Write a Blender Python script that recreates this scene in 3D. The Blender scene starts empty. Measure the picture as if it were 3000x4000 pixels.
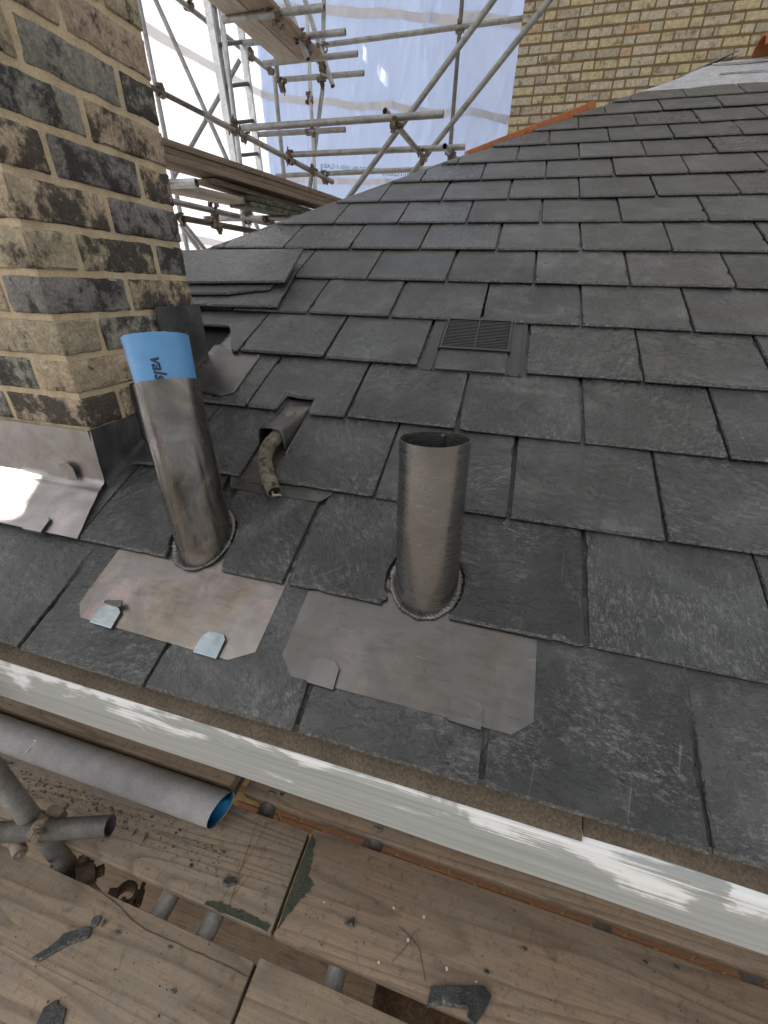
import bpy, bmesh, math, random
from mathutils import Vector, Matrix, noise

random.seed(7)
S = bpy.context.scene
COL = S.collection

# ------------------------------------------------------------------ camera
TH = math.radians(27.2133)                 # roof pitch
CT, ST = math.cos(TH), math.sin(TH)
CAM = Vector((0.83405, -0.36520, 0.65918))
cam_d = bpy.data.cameras.new('camera')
cam = bpy.data.objects.new('camera', cam_d); COL.objects.link(cam)
right = Vector((0.96269305, 0.26934804, 0.02595608))
down = Vector((0.15238047, -0.46035413, -0.87455947))
fwd = Vector((-0.22361188, 0.84588753, -0.48422311))
m = Matrix.Identity(4)
for i in range(3):
    m[i][0] = right[i]; m[i][1] = -down[i]; m[i][2] = -fwd[i]; m[i][3] = CAM[i]
cam.matrix_world = m
cam_d.sensor_fit = 'VERTICAL'; cam_d.sensor_height = 36.0
cam_d.lens = 1574.47 / 4000 * 36.0
cam_d.clip_start = 0.02; cam_d.clip_end = 400
S.camera = cam

# ------------------------------------------------------------------ sky, sun, exposure
SUN_EL, SUN_AZ = math.radians(40), math.radians(262)   # azimuth clockwise from +Y : sun outside the left-hand sheeting
W = bpy.data.worlds.new('World'); S.world = W; W.use_nodes = True
wn = W.node_tree; wn.nodes.clear()
sky = wn.nodes.new('ShaderNodeTexSky'); sky.sky_type = 'NISHITA'; sky.sun_disc = False
sky.sun_elevation = SUN_EL; sky.sun_rotation = SUN_AZ
sky.air_density = 1.0; sky.dust_density = 6.0; sky.ozone_density = 0.6
hsv = wn.nodes.new('ShaderNodeHueSaturation'); hsv.inputs['Saturation'].default_value = 0.10
bg = wn.nodes.new('ShaderNodeBackground'); bg.inputs['Strength'].default_value = 0.10
wo = wn.nodes.new('ShaderNodeOutputWorld')
wn.links.new(sky.outputs[0], hsv.inputs['Color']); wn.links.new(hsv.outputs[0], bg.inputs['Color'])
wn.links.new(bg.outputs[0], wo.inputs['Surface'])
sd = bpy.data.lights.new('sun', 'SUN'); sd.energy = 4.4; sd.angle = math.radians(0.6); sd.color = (1.0, 0.94, 0.86)
sun = bpy.data.objects.new('sun', sd); COL.objects.link(sun)
sdir = Vector((math.sin(SUN_AZ) * math.cos(SUN_EL), math.cos(SUN_AZ) * math.cos(SUN_EL), math.sin(SUN_EL)))
sun.rotation_euler = sdir.to_track_quat('Z', 'Y').to_euler()
sun.location = (-6, -6, 9)
S.view_settings.view_transform = 'Standard'; S.view_settings.look = 'None'
S.view_settings.gamma = 1.0; S.view_settings.exposure = 1.65; S.view_settings.use_curve_mapping = False

# ------------------------------------------------------------------ helpers
WL = {}                                    # world location of every parent
def roofp(u, s, n=0.0):
    return Vector((u, s * CT - n * ST, s * ST + n * CT))

def tag(o, label=None, cat=None, group=None, kind=None):
    if label: o['label'] = label
    if cat: o['category'] = cat
    if group: o['group'] = group
    if kind: o['kind'] = kind
    return o

def thing(name, loc, label, cat, group=None):
    o = bpy.data.objects.new(name, None); COL.objects.link(o); o.location = loc
    o.empty_display_size = 0.05
    WL[o] = Vector(loc)
    return tag(o, label, cat, group)

def mk(name, verts, faces, mats, parent=None, origin=None, smooth=False, midx=None, rot=None):
    """verts in world space unless rot/origin says otherwise; the mesh is stored about its origin"""
    if not isinstance(mats, (list, tuple)): mats = [mats]
    if origin is None: origin = WL[parent] if parent is not None else Vector(verts[0])
    origin = Vector(origin)
    me = bpy.data.meshes.new(name)
    me.from_pydata([tuple(Vector(v) - origin) for v in verts], [], faces)
    for mm in mats: me.materials.append(mm)
    if midx:
        me.polygons.foreach_set('material_index', midx)
    if smooth:
        me.polygons.foreach_set('use_smooth', [True] * len(me.polygons))
    me.update()
    return place(name, me, origin, parent)

def place(name, me, origin, parent=None, rot=None):
    o = bpy.data.objects.new(name, me); COL.objects.link(o)
    origin = Vector(origin)
    if parent is not None:
        o.parent = parent; o.location = origin - WL[parent]
    else:
        o.location = origin
    if rot is not None: o.rotation_euler = rot
    WL[o] = origin
    return o

def smooth_by_angle(o, ang=35):
    me = o.data
    me.polygons.foreach_set('use_smooth', [True] * len(me.polygons))
    try: me.set_sharp_from_angle(angle=math.radians(ang))
    except Exception: pass
    return o

class G:
    """a bag of geometry in world space"""
    def __init__(self): self.v = []; self.f = []; self.mi = []
    def add(self, vs, fs, mi=0):
        b = len(self.v); self.v += [Vector(p) for p in vs]
        for f in fs: self.f.append([b + i for i in f]); self.mi.append(mi)
        return self
    def box(self, c, sx, sy, sz, ax=(1, 0, 0), ay=(0, 1, 0), az=(0, 0, 1), mi=0, bev=0.0):
        c = Vector(c); ax, ay, az = Vector(ax), Vector(ay), Vector(az)
        if bev <= 0:
            vs = [c + ax * sx * i + ay * sy * j + az * sz * k for k in (-.5, .5) for j in (-.5, .5) for i in (-.5, .5)]
            return self.add(vs, [(0, 2, 3, 1), (4, 5, 7, 6), (0, 1, 5, 4), (2, 6, 7, 3), (0, 4, 6, 2), (1, 3, 7, 5)], mi)
        bm = bmesh.new(); bmesh.ops.create_cube(bm, size=1.0)
        for v in bm.verts: v.co = Vector((v.co.x * sx, v.co.y * sy, v.co.z * sz))
        bmesh.ops.bevel(bm, geom=bm.edges[:], offset=bev, segments=2, affect='EDGES', profile=0.6)
        bm.verts.index_update()
        vs = [c + ax * v.co.x + ay * v.co.y + az * v.co.z for v in bm.verts]
        fs = [[v.index for v in f.verts] for f in bm.faces]; bm.free()
        return self.add(vs, fs, mi)
    def tube(self, pts, rad, n=16, cap=True, mi=0, rads=None):
        pts = [Vector(p) for p in pts]; rings = []
        up = None
        for i, p in enumerate(pts):
            t = (pts[min(i + 1, len(pts) - 1)] - pts[max(i - 1, 0)]).normalized()
            if up is None:
                up = Vector((0, 0, 1)) if abs(t.z) < .9 else Vector((1, 0, 0))
            a = (up - t * up.dot(t)).normalized(); b = t.cross(a); up = a
            r = rads[i] if rads else rad
            rings.append([p + (a * math.cos(2 * math.pi * k / n) + b * math.sin(2 * math.pi * k / n)) * r for k in range(n)])
        vs = [q for r in rings for q in r]; fs = []
        for i in range(len(pts) - 1):
            for k in range(n):
                fs.append((i * n + k, i * n + (k + 1) % n, (i + 1) * n + (k + 1) % n, (i + 1) * n + k))
        if cap:
            fs.append(tuple(reversed(range(n)))); fs.append(tuple((len(pts) - 1) * n + k for k in range(n)))
        return self.add(vs, fs, mi)
    def hollow(self, a, b, ro, ri, n=20, mi=0):
        a, b = Vector(a), Vector(b); t = (b - a).normalized()
        up = Vector((0, 0, 1)) if abs(t.z) < .9 else Vector((1, 0, 0))
        x = (up - t * up.dot(t)).normalized(); y = t.cross(x)
        ring = lambda p, r: [p + (x * math.cos(2 * math.pi * k / n) + y * math.sin(2 * math.pi * k / n)) * r for k in range(n)]
        vs = ring(a, ro) + ring(b, ro) + ring(b, ri) + ring(a, ri); fs = []
        for q in range(4):
            for k in range(n):
                fs.append((q * n + k, q * n + (k + 1) % n, ((q + 1) % 4) * n + (k + 1) % n, ((q + 1) % 4) * n + k))
        return self.add(vs, fs, mi)
    def build(self, name, mats, parent=None, origin=None, smooth=False):
        o = mk(name, self.v, self.f, mats, parent, origin, False, self.mi)
        if smooth: smooth_by_angle(o, 40)
        return o

def nz(x, y, z, sc=1.0):
    return noise.noise(Vector((x * sc, y * sc, z * sc)))

# ------------------------------------------------------------------ materials
class M:
    def __init__(self, name):
        self.m = bpy.data.materials.new(name); self.m.use_nodes = True
        self.nt = self.m.node_tree; self.nt.nodes.clear()
        self.out = self.nt.nodes.new('ShaderNodeOutputMaterial')
    def n(self, typ, ins=None, **at):
        nd = self.nt.nodes.new(typ)
        for k, v in at.items(): setattr(nd, k, v)
        for k, v in (ins or {}).items(): self.set(nd.inputs[k], v)
        return nd
    def set(self, sock, v):
        if isinstance(v, bpy.types.NodeSocket): self.nt.links.new(v, sock)
        elif isinstance(v, bpy.types.Node): self.nt.links.new(v.outputs[0], sock)
        else:
            if hasattr(sock.default_value, '__len__') and not hasattr(v, '__len__'): v = [v] * len(sock.default_value)
            if hasattr(sock.default_value, '__len__') and len(sock.default_value) == 4 and len(v) == 3: v = (*v, 1)
            sock.default_value = v
    def coords(self, scale=(1, 1, 1), rnd=True, rot=(0, 0, 0)):
        tc = self.n('ShaderNodeTexCoord')
        v = tc.outputs['Object']
        if rnd:
            oi = self.n('ShaderNodeObjectInfo')
            mul = self.n('ShaderNodeMath', {0: oi.outputs['Random'], 1: 37.0}, operation='MULTIPLY')
            cmb = self.n('ShaderNodeCombineXYZ', {0: mul, 1: mul, 2: mul})
            v = self.n('ShaderNodeVectorMath', {0: v, 1: cmb}, operation='ADD').outputs[0]
        mp = self.n('ShaderNodeMapping', {'Vector': v, 'Scale': scale, 'Rotation': rot})
        return mp.outputs[0]
    def rand(self): return self.n('ShaderNodeObjectInfo').outputs['Random']
    def noise(self, vec, scale, detail=5, rough=.55, dist=0.0):
        return self.n('ShaderNodeTexNoise', {'Vector': vec, 'Scale': scale, 'Detail': detail, 'Roughness': rough, 'Distortion': dist}).outputs[0]
    def ramp(self, fac, stops, interp='LINEAR'):
        r = self.n('ShaderNodeValToRGB', {0: fac}); cr = r.color_ramp; cr.interpolation = interp
        while len(cr.elements) < len(stops): cr.elements.new(0.5)
        for e, (p, c) in zip(cr.elements, stops):
            e.position = p
            c = (c, c, c) if not hasattr(c, '__len__') else c
            e.color = (*c, 1)
        return r.outputs[0]
    def mix(self, fac, a, b, mode='MIX'):
        nd = self.n('ShaderNodeMix', data_type='RGBA', blend_type=mode)
        self.set(nd.inputs[0], fac); self.set(nd.inputs[6], a); self.set(nd.inputs[7], b)
        return nd.outputs[2]
    def math(self, op, a, b=0.0, clamp=False):
        return self.n('ShaderNodeMath', {0: a, 1: b}, operation=op, use_clamp=clamp).outputs[0]
    def bump(self, h, strength=.4, dist=.002, normal=None):
        ins = {'Height': h, 'Strength': strength, 'Distance': dist}
        if normal is not None: ins['Normal'] = normal
        return self.n('ShaderNodeBump', ins).outputs[0]
    def principled(self, col, rough=.6, metal=0.0, spec=.5, normal=None, **kw):
        b = self.n('ShaderNodeBsdfPrincipled')
        self.set(b.inputs['Base Color'], col); self.set(b.inputs['Roughness'], rough); self.set(b.inputs['Metallic'], metal)
        self.set(b.inputs['Specular IOR Level'], spec)
        for k, v in kw.items(): self.set(b.inputs[k], v)
        if normal is not None: self.set(b.inputs['Normal'], normal)
        self.nt.links.new(b.outputs[0], self.out.inputs['Surface'])
        self.bsdf = b
        return self.m

def slate_material(name, edge=False):
    a = M(name); c = a.coords(); r = a.rand()
    cs = a.n('ShaderNodeVectorRotate', {'Vector': c, 'Axis': (0, 0, 1), 'Angle': a.math('MULTIPLY', r, 19.0)}, rotation_type='AXIS_ANGLE').outputs[0]
    big = a.noise(c, 6, 7, .65, .3)
    col = a.ramp(big, [(.32, (.0105, .0125, .0127)), (.50, (.0235, .0262, .0265)), (.70, (.056, .059, .060))])
    tint = a.ramp(r, [(0, (.55, .63, .61)), (.17, (1.15, 1.17, 1.15)), (.33, (.75, .79, .78)), (.5, (1.75, 1.68, 1.68)), (.67, (.80, .80, .81)), (.83, (1.45, 1.33, 1.38)), (1, (.5, .55, .54))])
    col = a.mix(1.0, col, tint, 'MULTIPLY')
    # riven grain: short broken flecks where the cleavage has bruised, gathered in patches
    m1 = a.n('ShaderNodeMapping', {'Vector': cs, 'Scale': (1.0, 2.1, 1.0)}).outputs[0]
    n1 = a.noise(m1, 46, 10, .78, .15)
    n3 = a.noise(m1, 150, 6, .75)
    patch = a.ramp(a.noise(c, 7, 6, .7, .2), [(.42, .05), (.60, 1)])
    fl = a.math('MULTIPLY', a.ramp(n1, [(.51, 0), (.60, 1)]), patch)
    col = a.mix(a.math('MULTIPLY', fl, .52), col, (.150, .156, .153))
    fl2 = a.math('MULTIPLY', a.ramp(n3, [(.55, 0), (.62, 1)]), patch)
    col = a.mix(a.math('MULTIPLY', fl2, .45), col, (.21, .215, .208))
    sm = a.math('MULTIPLY', a.ramp(a.noise(a.n('ShaderNodeMapping', {'Vector': cs, 'Scale': (9, 3.4, 4)}).outputs[0], 1.0, 8, .72, .35), [(.56, 0), (.74, 1)]), a.ramp(n3, [(.40, .25), (.60, 1)]))
    col = a.mix(a.math('MULTIPLY', sm, .65), col, (.17, .178, .172))
    dk = a.ramp(n1, [(.30, 1), (.42, 0)])
    col = a.mix(a.math('MULTIPLY', dk, .55), col, (.018, .020, .020))
    # occasional long scratches
    s2 = a.n('ShaderNodeMapping', {'Vector': cs, 'Scale': (130, 5, 9), 'Rotation': (0, 0, .9)}).outputs[0]
    n2 = a.ramp(a.noise(s2, 1.0, 2, .5, .3), [(.73, 0), (.77, 1)])
    col = a.mix(a.math('MULTIPLY', n2, .25), col, (.24, .24, .23))
    fine = a.noise(c, 520, 3, .6)
    col = a.mix(.5, col, a.mix(1.0, col, a.ramp(fine, [(.32, .4), (.68, 1.65)]), 'MULTIPLY'))
    if edge:
        e = a.noise(c, 150, 5, .75)
        col = a.mix(.75, col, a.ramp(e, [(.34, (.020, .021, .021)), (.5, (.075, .076, .072)), (.66, (.24, .235, .22))]))
    steps = a.n('ShaderNodeMapping', {'Vector': cs, 'Scale': (6, 10, 6)}).outputs[0]
    st = a.ramp(a.noise(steps, 1.6, 9, .68, .3), [(.36, 0), (.385, .28), (.47, .32), (.485, .58), (.58, .62), (.595, .88), (.75, 1)])
    h = a.math('ADD', a.math('MULTIPLY', st, 1.2), a.math('MULTIPLY', n1, 1.1))
    h = a.math('ADD', h, a.math('MULTIPLY', n3, .35))
    nrm = a.bump(h, .75 if not edge else 1.0, .0022)
    rough = a.ramp(n1, [(.3, .25), (.7, .48)])
    rough = a.math('ADD', rough, a.math('MULTIPLY', a.math('SUBTRACT', a.math('FRACT', a.math('MULTIPLY', r, 11.7)), .5), .18))
    return a.principled(col, rough, 0, .46, nrm)

def lead_material(name, base, tint2, rough=.42, patina=0.0, streak=(3, 14, 3), metal=.85, bd=.0016, var=.62, sw=.45):
    a = M(name); c = a.coords((1, 1, 1), False)
    n1 = a.noise(c, 9, 6, .6, .8)
    col = a.ramp(n1, [(.28, tuple(x * var for x in base)), (.5, base), (.72, tint2)])
    if patina:
        pt = a.ramp(a.noise(a.n('ShaderNodeMapping', {'Vector': c, 'Scale': (1.0, .55, .55), 'Rotation': (0, 0, .5)}).outputs[0], 15, 6, .65, .6), [(.30, (.72, .70, .68)), (.42, (1.05, .98, .86)), (.52, (.95, .98, 1.04)), (.60, (1.25, 1.10, 1.10)), (.70, (1.05, 1.12, 1.28))])
        col = a.mix(patina, col, a.mix(1.0, col, pt, 'MULTIPLY'))
    m2 = a.n('ShaderNodeMapping', {'Vector': c, 'Scale': streak}).outputs[0]
    n2 = a.noise(m2, 6, 6, .65, .5)
    col = a.mix(sw, col, a.mix(1.0, col, a.ramp(n2, [(.3, .45), (.7, 1.5)]), 'MULTIPLY'))
    sp = a.ramp(a.noise(c, 140, 3, .6), [(.66, 0), (.74, 1)])
    col = a.mix(a.math('MULTIPLY', sp, .45), col, tuple(x * .4 for x in base))
    sc = a.n('ShaderNodeMapping', {'Vector': c, 'Scale': (14, 160, 60), 'Rotation': (0, 0, .6)}).outputs[0]
    scr = a.ramp(a.noise(sc, 1, 2, .5), [(.70, 0), (.74, 1)])
    col = a.mix(a.math('MULTIPLY', scr, .10), col, (.6, .6, .6))
    rg = a.ramp(n2, [(.3, rough - .08), (.7, rough + .16)])
    h = a.math('ADD', a.math('MULTIPLY', a.noise(c, 12, 4, .5), 1.0), a.math('MULTIPLY', a.noise(c, 90, 4, .6), .12))
    return a.principled(col, rg, metal, .5, a.bump(h, .35, bd))

def brick_material(name, kind):
    a = M(name); c = a.coords((1, 1, 1), True); r = a.rand()
    st = kind == 'stack'
    if st:
        base = a.ramp(r, [(0, (.40, .325, .23)), (.14, (.27, .265, .22)), (.28, (.43, .35, .255)), (.42, (.24, .235, .205)), (.56, (.38, .30, .225)), (.70, (.21, .20, .19)), (.80, (.36, .31, .22)), (.975, (.27, .11, .09))], 'CONSTANT')
        soot = (.030, .029, .031)
    else:
        base = a.ramp(r, [(0, (.42, .37, .25)), (.2, (.38, .35, .275)), (.4, (.41, .36, .225)), (.6, (.40, .36, .28)), (.78, (.33, .295, .23)), (.985, (.40, .30, .20))], 'CONSTANT')
        soot = (.07, .06, .045)
    n0 = a.noise(c, 30, 7, .7, .15)
    col = a.mix(.6, base, a.mix(1.0, base, a.ramp(n0, [(.3, .45), (.7, 1.5)]), 'MULTIPLY'))
    n1 = a.noise(c, 13 if st else 12, 10, .74, .12)
    thr = a.math('ADD', n1, a.math('MULTIPLY', a.math('FRACT', a.math('MULTIPLY', r, 7.3)), .15 if st else .10))
    f = a.ramp(thr, [(.545, 0), (.635, 1)] if st else [(.60, 0), (.68, 1)])
    col = a.mix(a.math('MULTIPLY', f, .86 if st else .6), col, soot)
    n2 = a.noise(c, 150, 5, .7)
    col = a.mix(.6, col, a.mix(1.0, col, a.ramp(n2, [(.3, .4), (.7, 1.6)]), 'MULTIPLY'))
    pale = a.ramp(a.noise(c, 55, 8, .78, .1), [(.60, 0), (.66, 1)])
    col = a.mix(a.math('MULTIPLY', pale, .55), col, (.50, .43, .31))
    h = a.math('ADD', a.noise(c, 60, 8, .75), a.math('MULTIPLY', n2, .6))
    return a.principled(col, .92, 0, .2, a.bump(h, 1.0, .004))

def mortar_material(name, c1, c2):
    a = M(name); c = a.coords((1, 1, 1), False)
    col = a.ramp(a.noise(c, 18, 6, .65), [(.3, c2), (.6, c1)])
    col = a.mix(.5, col, a.mix(1.0, col, a.ramp(a.noise(c, 260, 3, .6), [(.3, .6), (.7, 1.3)]), 'MULTIPLY'))
    return a.principled(col, .95, 0, .2, a.bump(a.noise(c, 180, 5, .7), .7, .002))

def wood_material(name, light, dark, grey=.4, moss=False, ring=9.0):
    a = M(name); c = a.coords((1, 1, 1), True)
    g1 = a.n('ShaderNodeMapping', {'Vector': c, 'Scale': (.55, ring * .62, ring * .62)}).outputs[0]
    fld = a.noise(g1, 1.0, 2, .4, .25)
    rg = a.math('FRACT', a.math('MULTIPLY', fld, 17.0))
    line = a.ramp(rg, [(.0, 0), (.55, .12), (.88, 1), (1, 0)])
    g2 = a.n('ShaderNodeMapping', {'Vector': c, 'Scale': (4, 150, 150)}).outputs[0]
    fib = a.noise(g2, 1.0, 5, .7, .4)
    g3 = a.n('ShaderNodeMapping', {'Vector': c, 'Scale': (1.6, 22, 22)}).outputs[0]
    band = a.noise(g3, 1.0, 4, .6, .5)
    col = a.mix(a.math('MULTIPLY', line, .75), light, dark)
    col = a.mix(.6, col, a.mix(1.0, col, a.ramp(band, [(.3, .72), (.7, 1.22)]), 'MULTIPLY'))
    col = a.mix(.55, col, a.mix(1.0, col, a.ramp(fib, [(.3, .55), (.7, 1.35)]), 'MULTIPLY'))
    blot = a.noise(c, 6, 6, .7, .8)
    gr = sum(light) / 3
    col = a.mix(a.math('MULTIPLY', a.ramp(blot, [(.38, 0), (.62, 1)]), grey), col, (gr * .80, gr * .76, gr * .68))
    dirt = a.ramp(a.noise(c, 45, 7, .75, .6), [(.52, 0), (.68, 1)])
    col = a.mix(a.math('MULTIPLY', dirt, .55), col, tuple(x * .5 for x in dark))
    spk = a.ramp(a.noise(c, 260, 4, .7), [(.63, 0), (.69, 1)])
    col = a.mix(a.math('MULTIPLY', spk, .6), col, (.05, .045, .04))
    dust = a.ramp(a.noise(c, 3.2, 7, .75, .4), [(.40, 0), (.62, 1)])
    col = a.mix(a.math('MULTIPLY', dust, .26), col, (.28, .235, .185))
    kn = a.n('ShaderNodeTexVoronoi', {'Vector': a.n('ShaderNodeMapping', {'Vector': c, 'Scale': (2.2, 4.2, 4.2)}).outputs[0], 'Scale': 1.0})
    kf = a.ramp(kn.outputs['Distance'], [(.035, 1), (.085, 0)])
    col = a.mix(a.math('MULTIPLY', kf, .7), col, tuple(x * .6 for x in dark))
    if moss:
        mo = a.ramp(a.noise(c, 24, 6, .7, .5), [(.42, 0), (.5, 1)])
        col = a.mix(a.math('MULTIPLY', mo, .9), col, (.035, .05, .035))
    h = a.math('SUBTRACT', fib, a.math('MULTIPLY', line, .35))
    return a.principled(col, .82, 0, .25, a.bump(h, .45, .0014))

def steel_material(name, c1, c2, rough=.5, metal=.6, rust=0.0):
    a = M(name); c = a.coords((1, 1, 1), True)
    n1 = a.noise(c, 12, 6, .65, .6)
    col = a.ramp(n1, [(.3, c2), (.6, c1)])
    col = a.mix(.4, col, a.mix(1.0, col, a.ramp(a.noise(c, 110, 4, .65), [(.3, .5), (.7, 1.4)]), 'MULTIPLY'))
    if rust:
        f = a.ramp(a.noise(c, 30, 6, .7), [(.48, 0), (.64, 1)])
        col = a.mix(a.math('MULTIPLY', f, rust), col, (.085, .045, .028))
        metal = .25
    return a.principled(col, a.ramp(n1, [(.3, rough + .12), (.7, rough - .05)]), metal, .5, a.bump(a.noise(c, 160, 4, .6), .3, .001))

def plain(name, col, rough=.6, metal=0.0, spec=.5, var=.35, sc=40, bump=.3):
    a = M(name); c = a.coords((1, 1, 1), True)
    cc = a.mix(var, col, a.mix(1.0, col, a.ramp(a.noise(c, sc, 5, .65), [(.3, .5), (.7, 1.45)]), 'MULTIPLY'))
    return a.principled(cc, rough, metal, spec, a.bump(a.noise(c, sc * 4, 4, .6), bump, .001))

SLATE = slate_material('slate_face'); SLATE_E = slate_material('slate_dressed_edge', True)
LEAD_A = lead_material('lead_patina_warm', (.205, .188, .175), (.28, .258, .25), .34, .95, var=.75, sw=.3)
LEAD_B = lead_material('lead_dull_grey', (.122, .119, .117), (.158, .154, .150), .34, .45, var=.84, sw=.25)
LEAD_PIPE1 = lead_material('lead_sleeve_weathered', (.145, .138, .130), (.27, .256, .240), .22, .8, streak=(10, 10, 1.2), bd=.0004, var=.62, sw=.3)
LEAD_PIPE2 = lead_material('lead_sleeve_scratched', (.185, .180, .175), (.235, .229, .222), .21, .35, streak=(1.5, 1.5, 45), bd=.0003, var=.82, sw=.12)
LEAD_BEAD = lead_material('weld_bead_lead', (.13, .125, .12), (.24, .23, .215), .42)
LEAD_CW = lead_material('lead_cowl', (.085, .081, .078), (.14, .132, .127), .42, metal=.7)
LEAD_RIM = lead_material('scratched_lead_highlight', (.50, .48, .46), (.62, .60, .58), .35)  # scratched sheet rims, with their edge highlight put into the colour
LEAD_DARK = lead_material('lead_dark', (.075, .072, .075), (.13, .125, .125), .5, metal=.5)
LEAD_CLIP = lead_material('zinc_clip', (.22, .265, .285), (.34, .38, .395), .36)
LEAD_APRON = lead_material('lead_apron_pale', (.25, .238, .230), (.33, .316, .306), .36, .6, var=.8, sw=.25)
BRICK_STACK = brick_material('sooty_stock_brick', 'stack')
BRICK_WALL = brick_material('yellow_stock_brick', 'wall')
MORTAR_STACK = mortar_material('buff_pointing', (.55, .455, .31), (.38, .30, .20))
MORTAR_WALL = mortar_material('brown_mortar', (.19, .135, .07), (.12, .085, .045))
WOOD = wood_material('weathered_scaffold_board', (.315, .243, .170), (.145, .105, .072), .42)
WOOD_W = wood_material('warm_scaffold_board', (.295, .212, .142), (.145, .098, .064), .3)
WOOD_MOSS = wood_material('mossy_board_end', (.20, .17, .12), (.1, .085, .06), .3, True)
WOOD_DK = wood_material('dusty_lower_board', (.17, .115, .07), (.09, .06, .036), .2)
WOOD_PALE = wood_material('pale_board_underside', (.44, .37, .29), (.28, .22, .17), .35)
WOOD_OR = wood_material('orange_batten', (.48, .16, .055), (.36, .11, .04), .05)
WOOD_EDGE = wood_material('board_edge_brown', (.25, .18, .125), (.13, .09, .065), .3)
PAINT_GREEN = plain('green_end_paint', (.035, .055, .042), .7)
STEEL = steel_material('galvanised_tube', (.33, .33, .32), (.20, .20, .19), .48, .55)
STEEL_BR = steel_material('bright_galvanised_tube', (.50, .51, .52), (.36, .37, .38), .36, .7)
STEEL_DK = steel_material('grimy_tube', (.13, .12, .11), (.07, .065, .06), .6, .35)
RUST = steel_material('rusty_coupler', (.20, .16, .12), (.10, .075, .055), .7, .2, .7)
RUST_PALE = steel_material('dusty_coupler', (.30, .25, .19), (.17, .13, .095), .75, .2, .3)
BLACK_PL = plain('black_plastic', (.017, .018, .019), .48, 0, .5, .3, 30)
BLACK_IN = plain('dark_hollow', (.010, .010, .010), .9)
def _alu():
    return steel_material('ladder_aluminium', (.62, .62, .62), (.45, .45, .45), .35, .8)
ALU = _alu()

def blue_material():
    a = M('blue_pvc'); c = a.coords((1, 1, 1), False)
    n = a.noise(c, 20, 5, .6)
    col = a.ramp(n, [(.3, (.085, .25, .50)), (.7, (.115, .305, .57))])
    d = a.ramp(a.noise(c, 130, 4, .6), [(.64, 0), (.74, 1)])
    col = a.mix(a.math('MULTIPLY', d, .3), col, (.3, .4, .5))
    return a.principled(col, .38, 0, .5, a.bump(a.noise(c, 60, 4, .5), .12, .001))
BLUE = blue_material()
BLUE_RAW = plain('cut_pvc_edge', (.45, .55, .6), .7)
INK = plain('dark_print', (.015, .025, .06), .6, var=.6, sc=200)
INK_GREY = plain('grey_print', (.07, .08, .11), .7)

def fascia_material():
    a = M('patchy_primed_fascia'); c = a.coords((1, 1, 1), False)
    g = a.n('ShaderNodeMapping', {'Vector': c, 'Scale': (2.2, 150, 150)}).outputs[0]
    brush = a.noise(g, 1.4, 6, .7, .4)
    sep = a.n('ShaderNodeSeparateXYZ', {0: c})
    # fresh white brushwork along the upper part, grey primer below, in ragged laps
    lap = a.noise(a.n('ShaderNodeMapping', {'Vector': c, 'Scale': (5.5, 2, 11)}).outputs[0], 1.0, 4, .6, .8)
    hgt = a.math('MULTIPLY', a.math('ADD', sep.outputs[2], .092), 8.0)
    f = a.math('ADD', a.math('ADD', hgt, a.math('MULTIPLY', a.math('SUBTRACT', lap, .5), 3.6)), a.math('MULTIPLY', a.math('SUBTRACT', brush, .5), 1.8))
    fac = a.ramp(f, [(.36, 0), (.66, 1)])
    grey = a.ramp(a.noise(g, .8, 5, .6), [(.3, (.27, .285, .272)), (.7, (.385, .395, .382))])
    white = a.ramp(brush, [(.32, (.36, .42, .46)), (.42, (.68, .70, .71)), (.7, (.82, .81, .80))])
    col = a.mix(fac, grey, white)
    return a.principled(col, .55, 0, .4, a.bump(brush, .45, .0016))
FASCIA = fascia_material()

def felt_material(name, c1, c2, sc=220):
    a = M(name); c = a.coords((1, 1, 1), False)
    col = a.ramp(a.noise(c, 14, 5, .6), [(.3, c2), (.7, c1)])
    col = a.mix(.7, col, a.mix(1.0, col, a.ramp(a.noise(c, sc, 3, .7), [(.3, .45), (.7, 1.6)]), 'MULTIPLY'))
    return a.principled(col, .9, 0, .2, a.bump(a.noise(c, sc, 4, .7), .8, .0015))
FELT = felt_material('brown_mineral_felt', (.135, .105, .075), (.09, .072, .052))
FELT_PALE = felt_material('pale_grey_underlay', (.40, .41, .43), (.30, .31, .33), 90)
EARTH = felt_material('brown_rubble_earth', (.10, .062, .036), (.035, .022, .014), 60)

def roll_material():
    a = M('grey_breather_membrane'); c = a.coords((1, 1, 1), False)
    n = a.noise(c, 16, 5, .6)
    col = a.ramp(n, [(.3, (.29, .285, .285)), (.7, (.40, .39, .385))])
    v = a.n('ShaderNodeTexVoronoi', {'Vector': c, 'Scale': 190.0}).outputs[0]
    col = a.mix(.25, col, a.mix(1.0, col, a.ramp(v, [(.2, 1.2), (.7, .75)]), 'MULTIPLY'))
    return a.principled(col, .85, 0, .2, a.bump(a.math('ADD', v, a.noise(c, 22, 4, .6)), .5, .0015))
ROLL = roll_material()
ROLL_BLUE = plain('blue_membrane_inside', (.02, .20, .42), .5)

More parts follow.
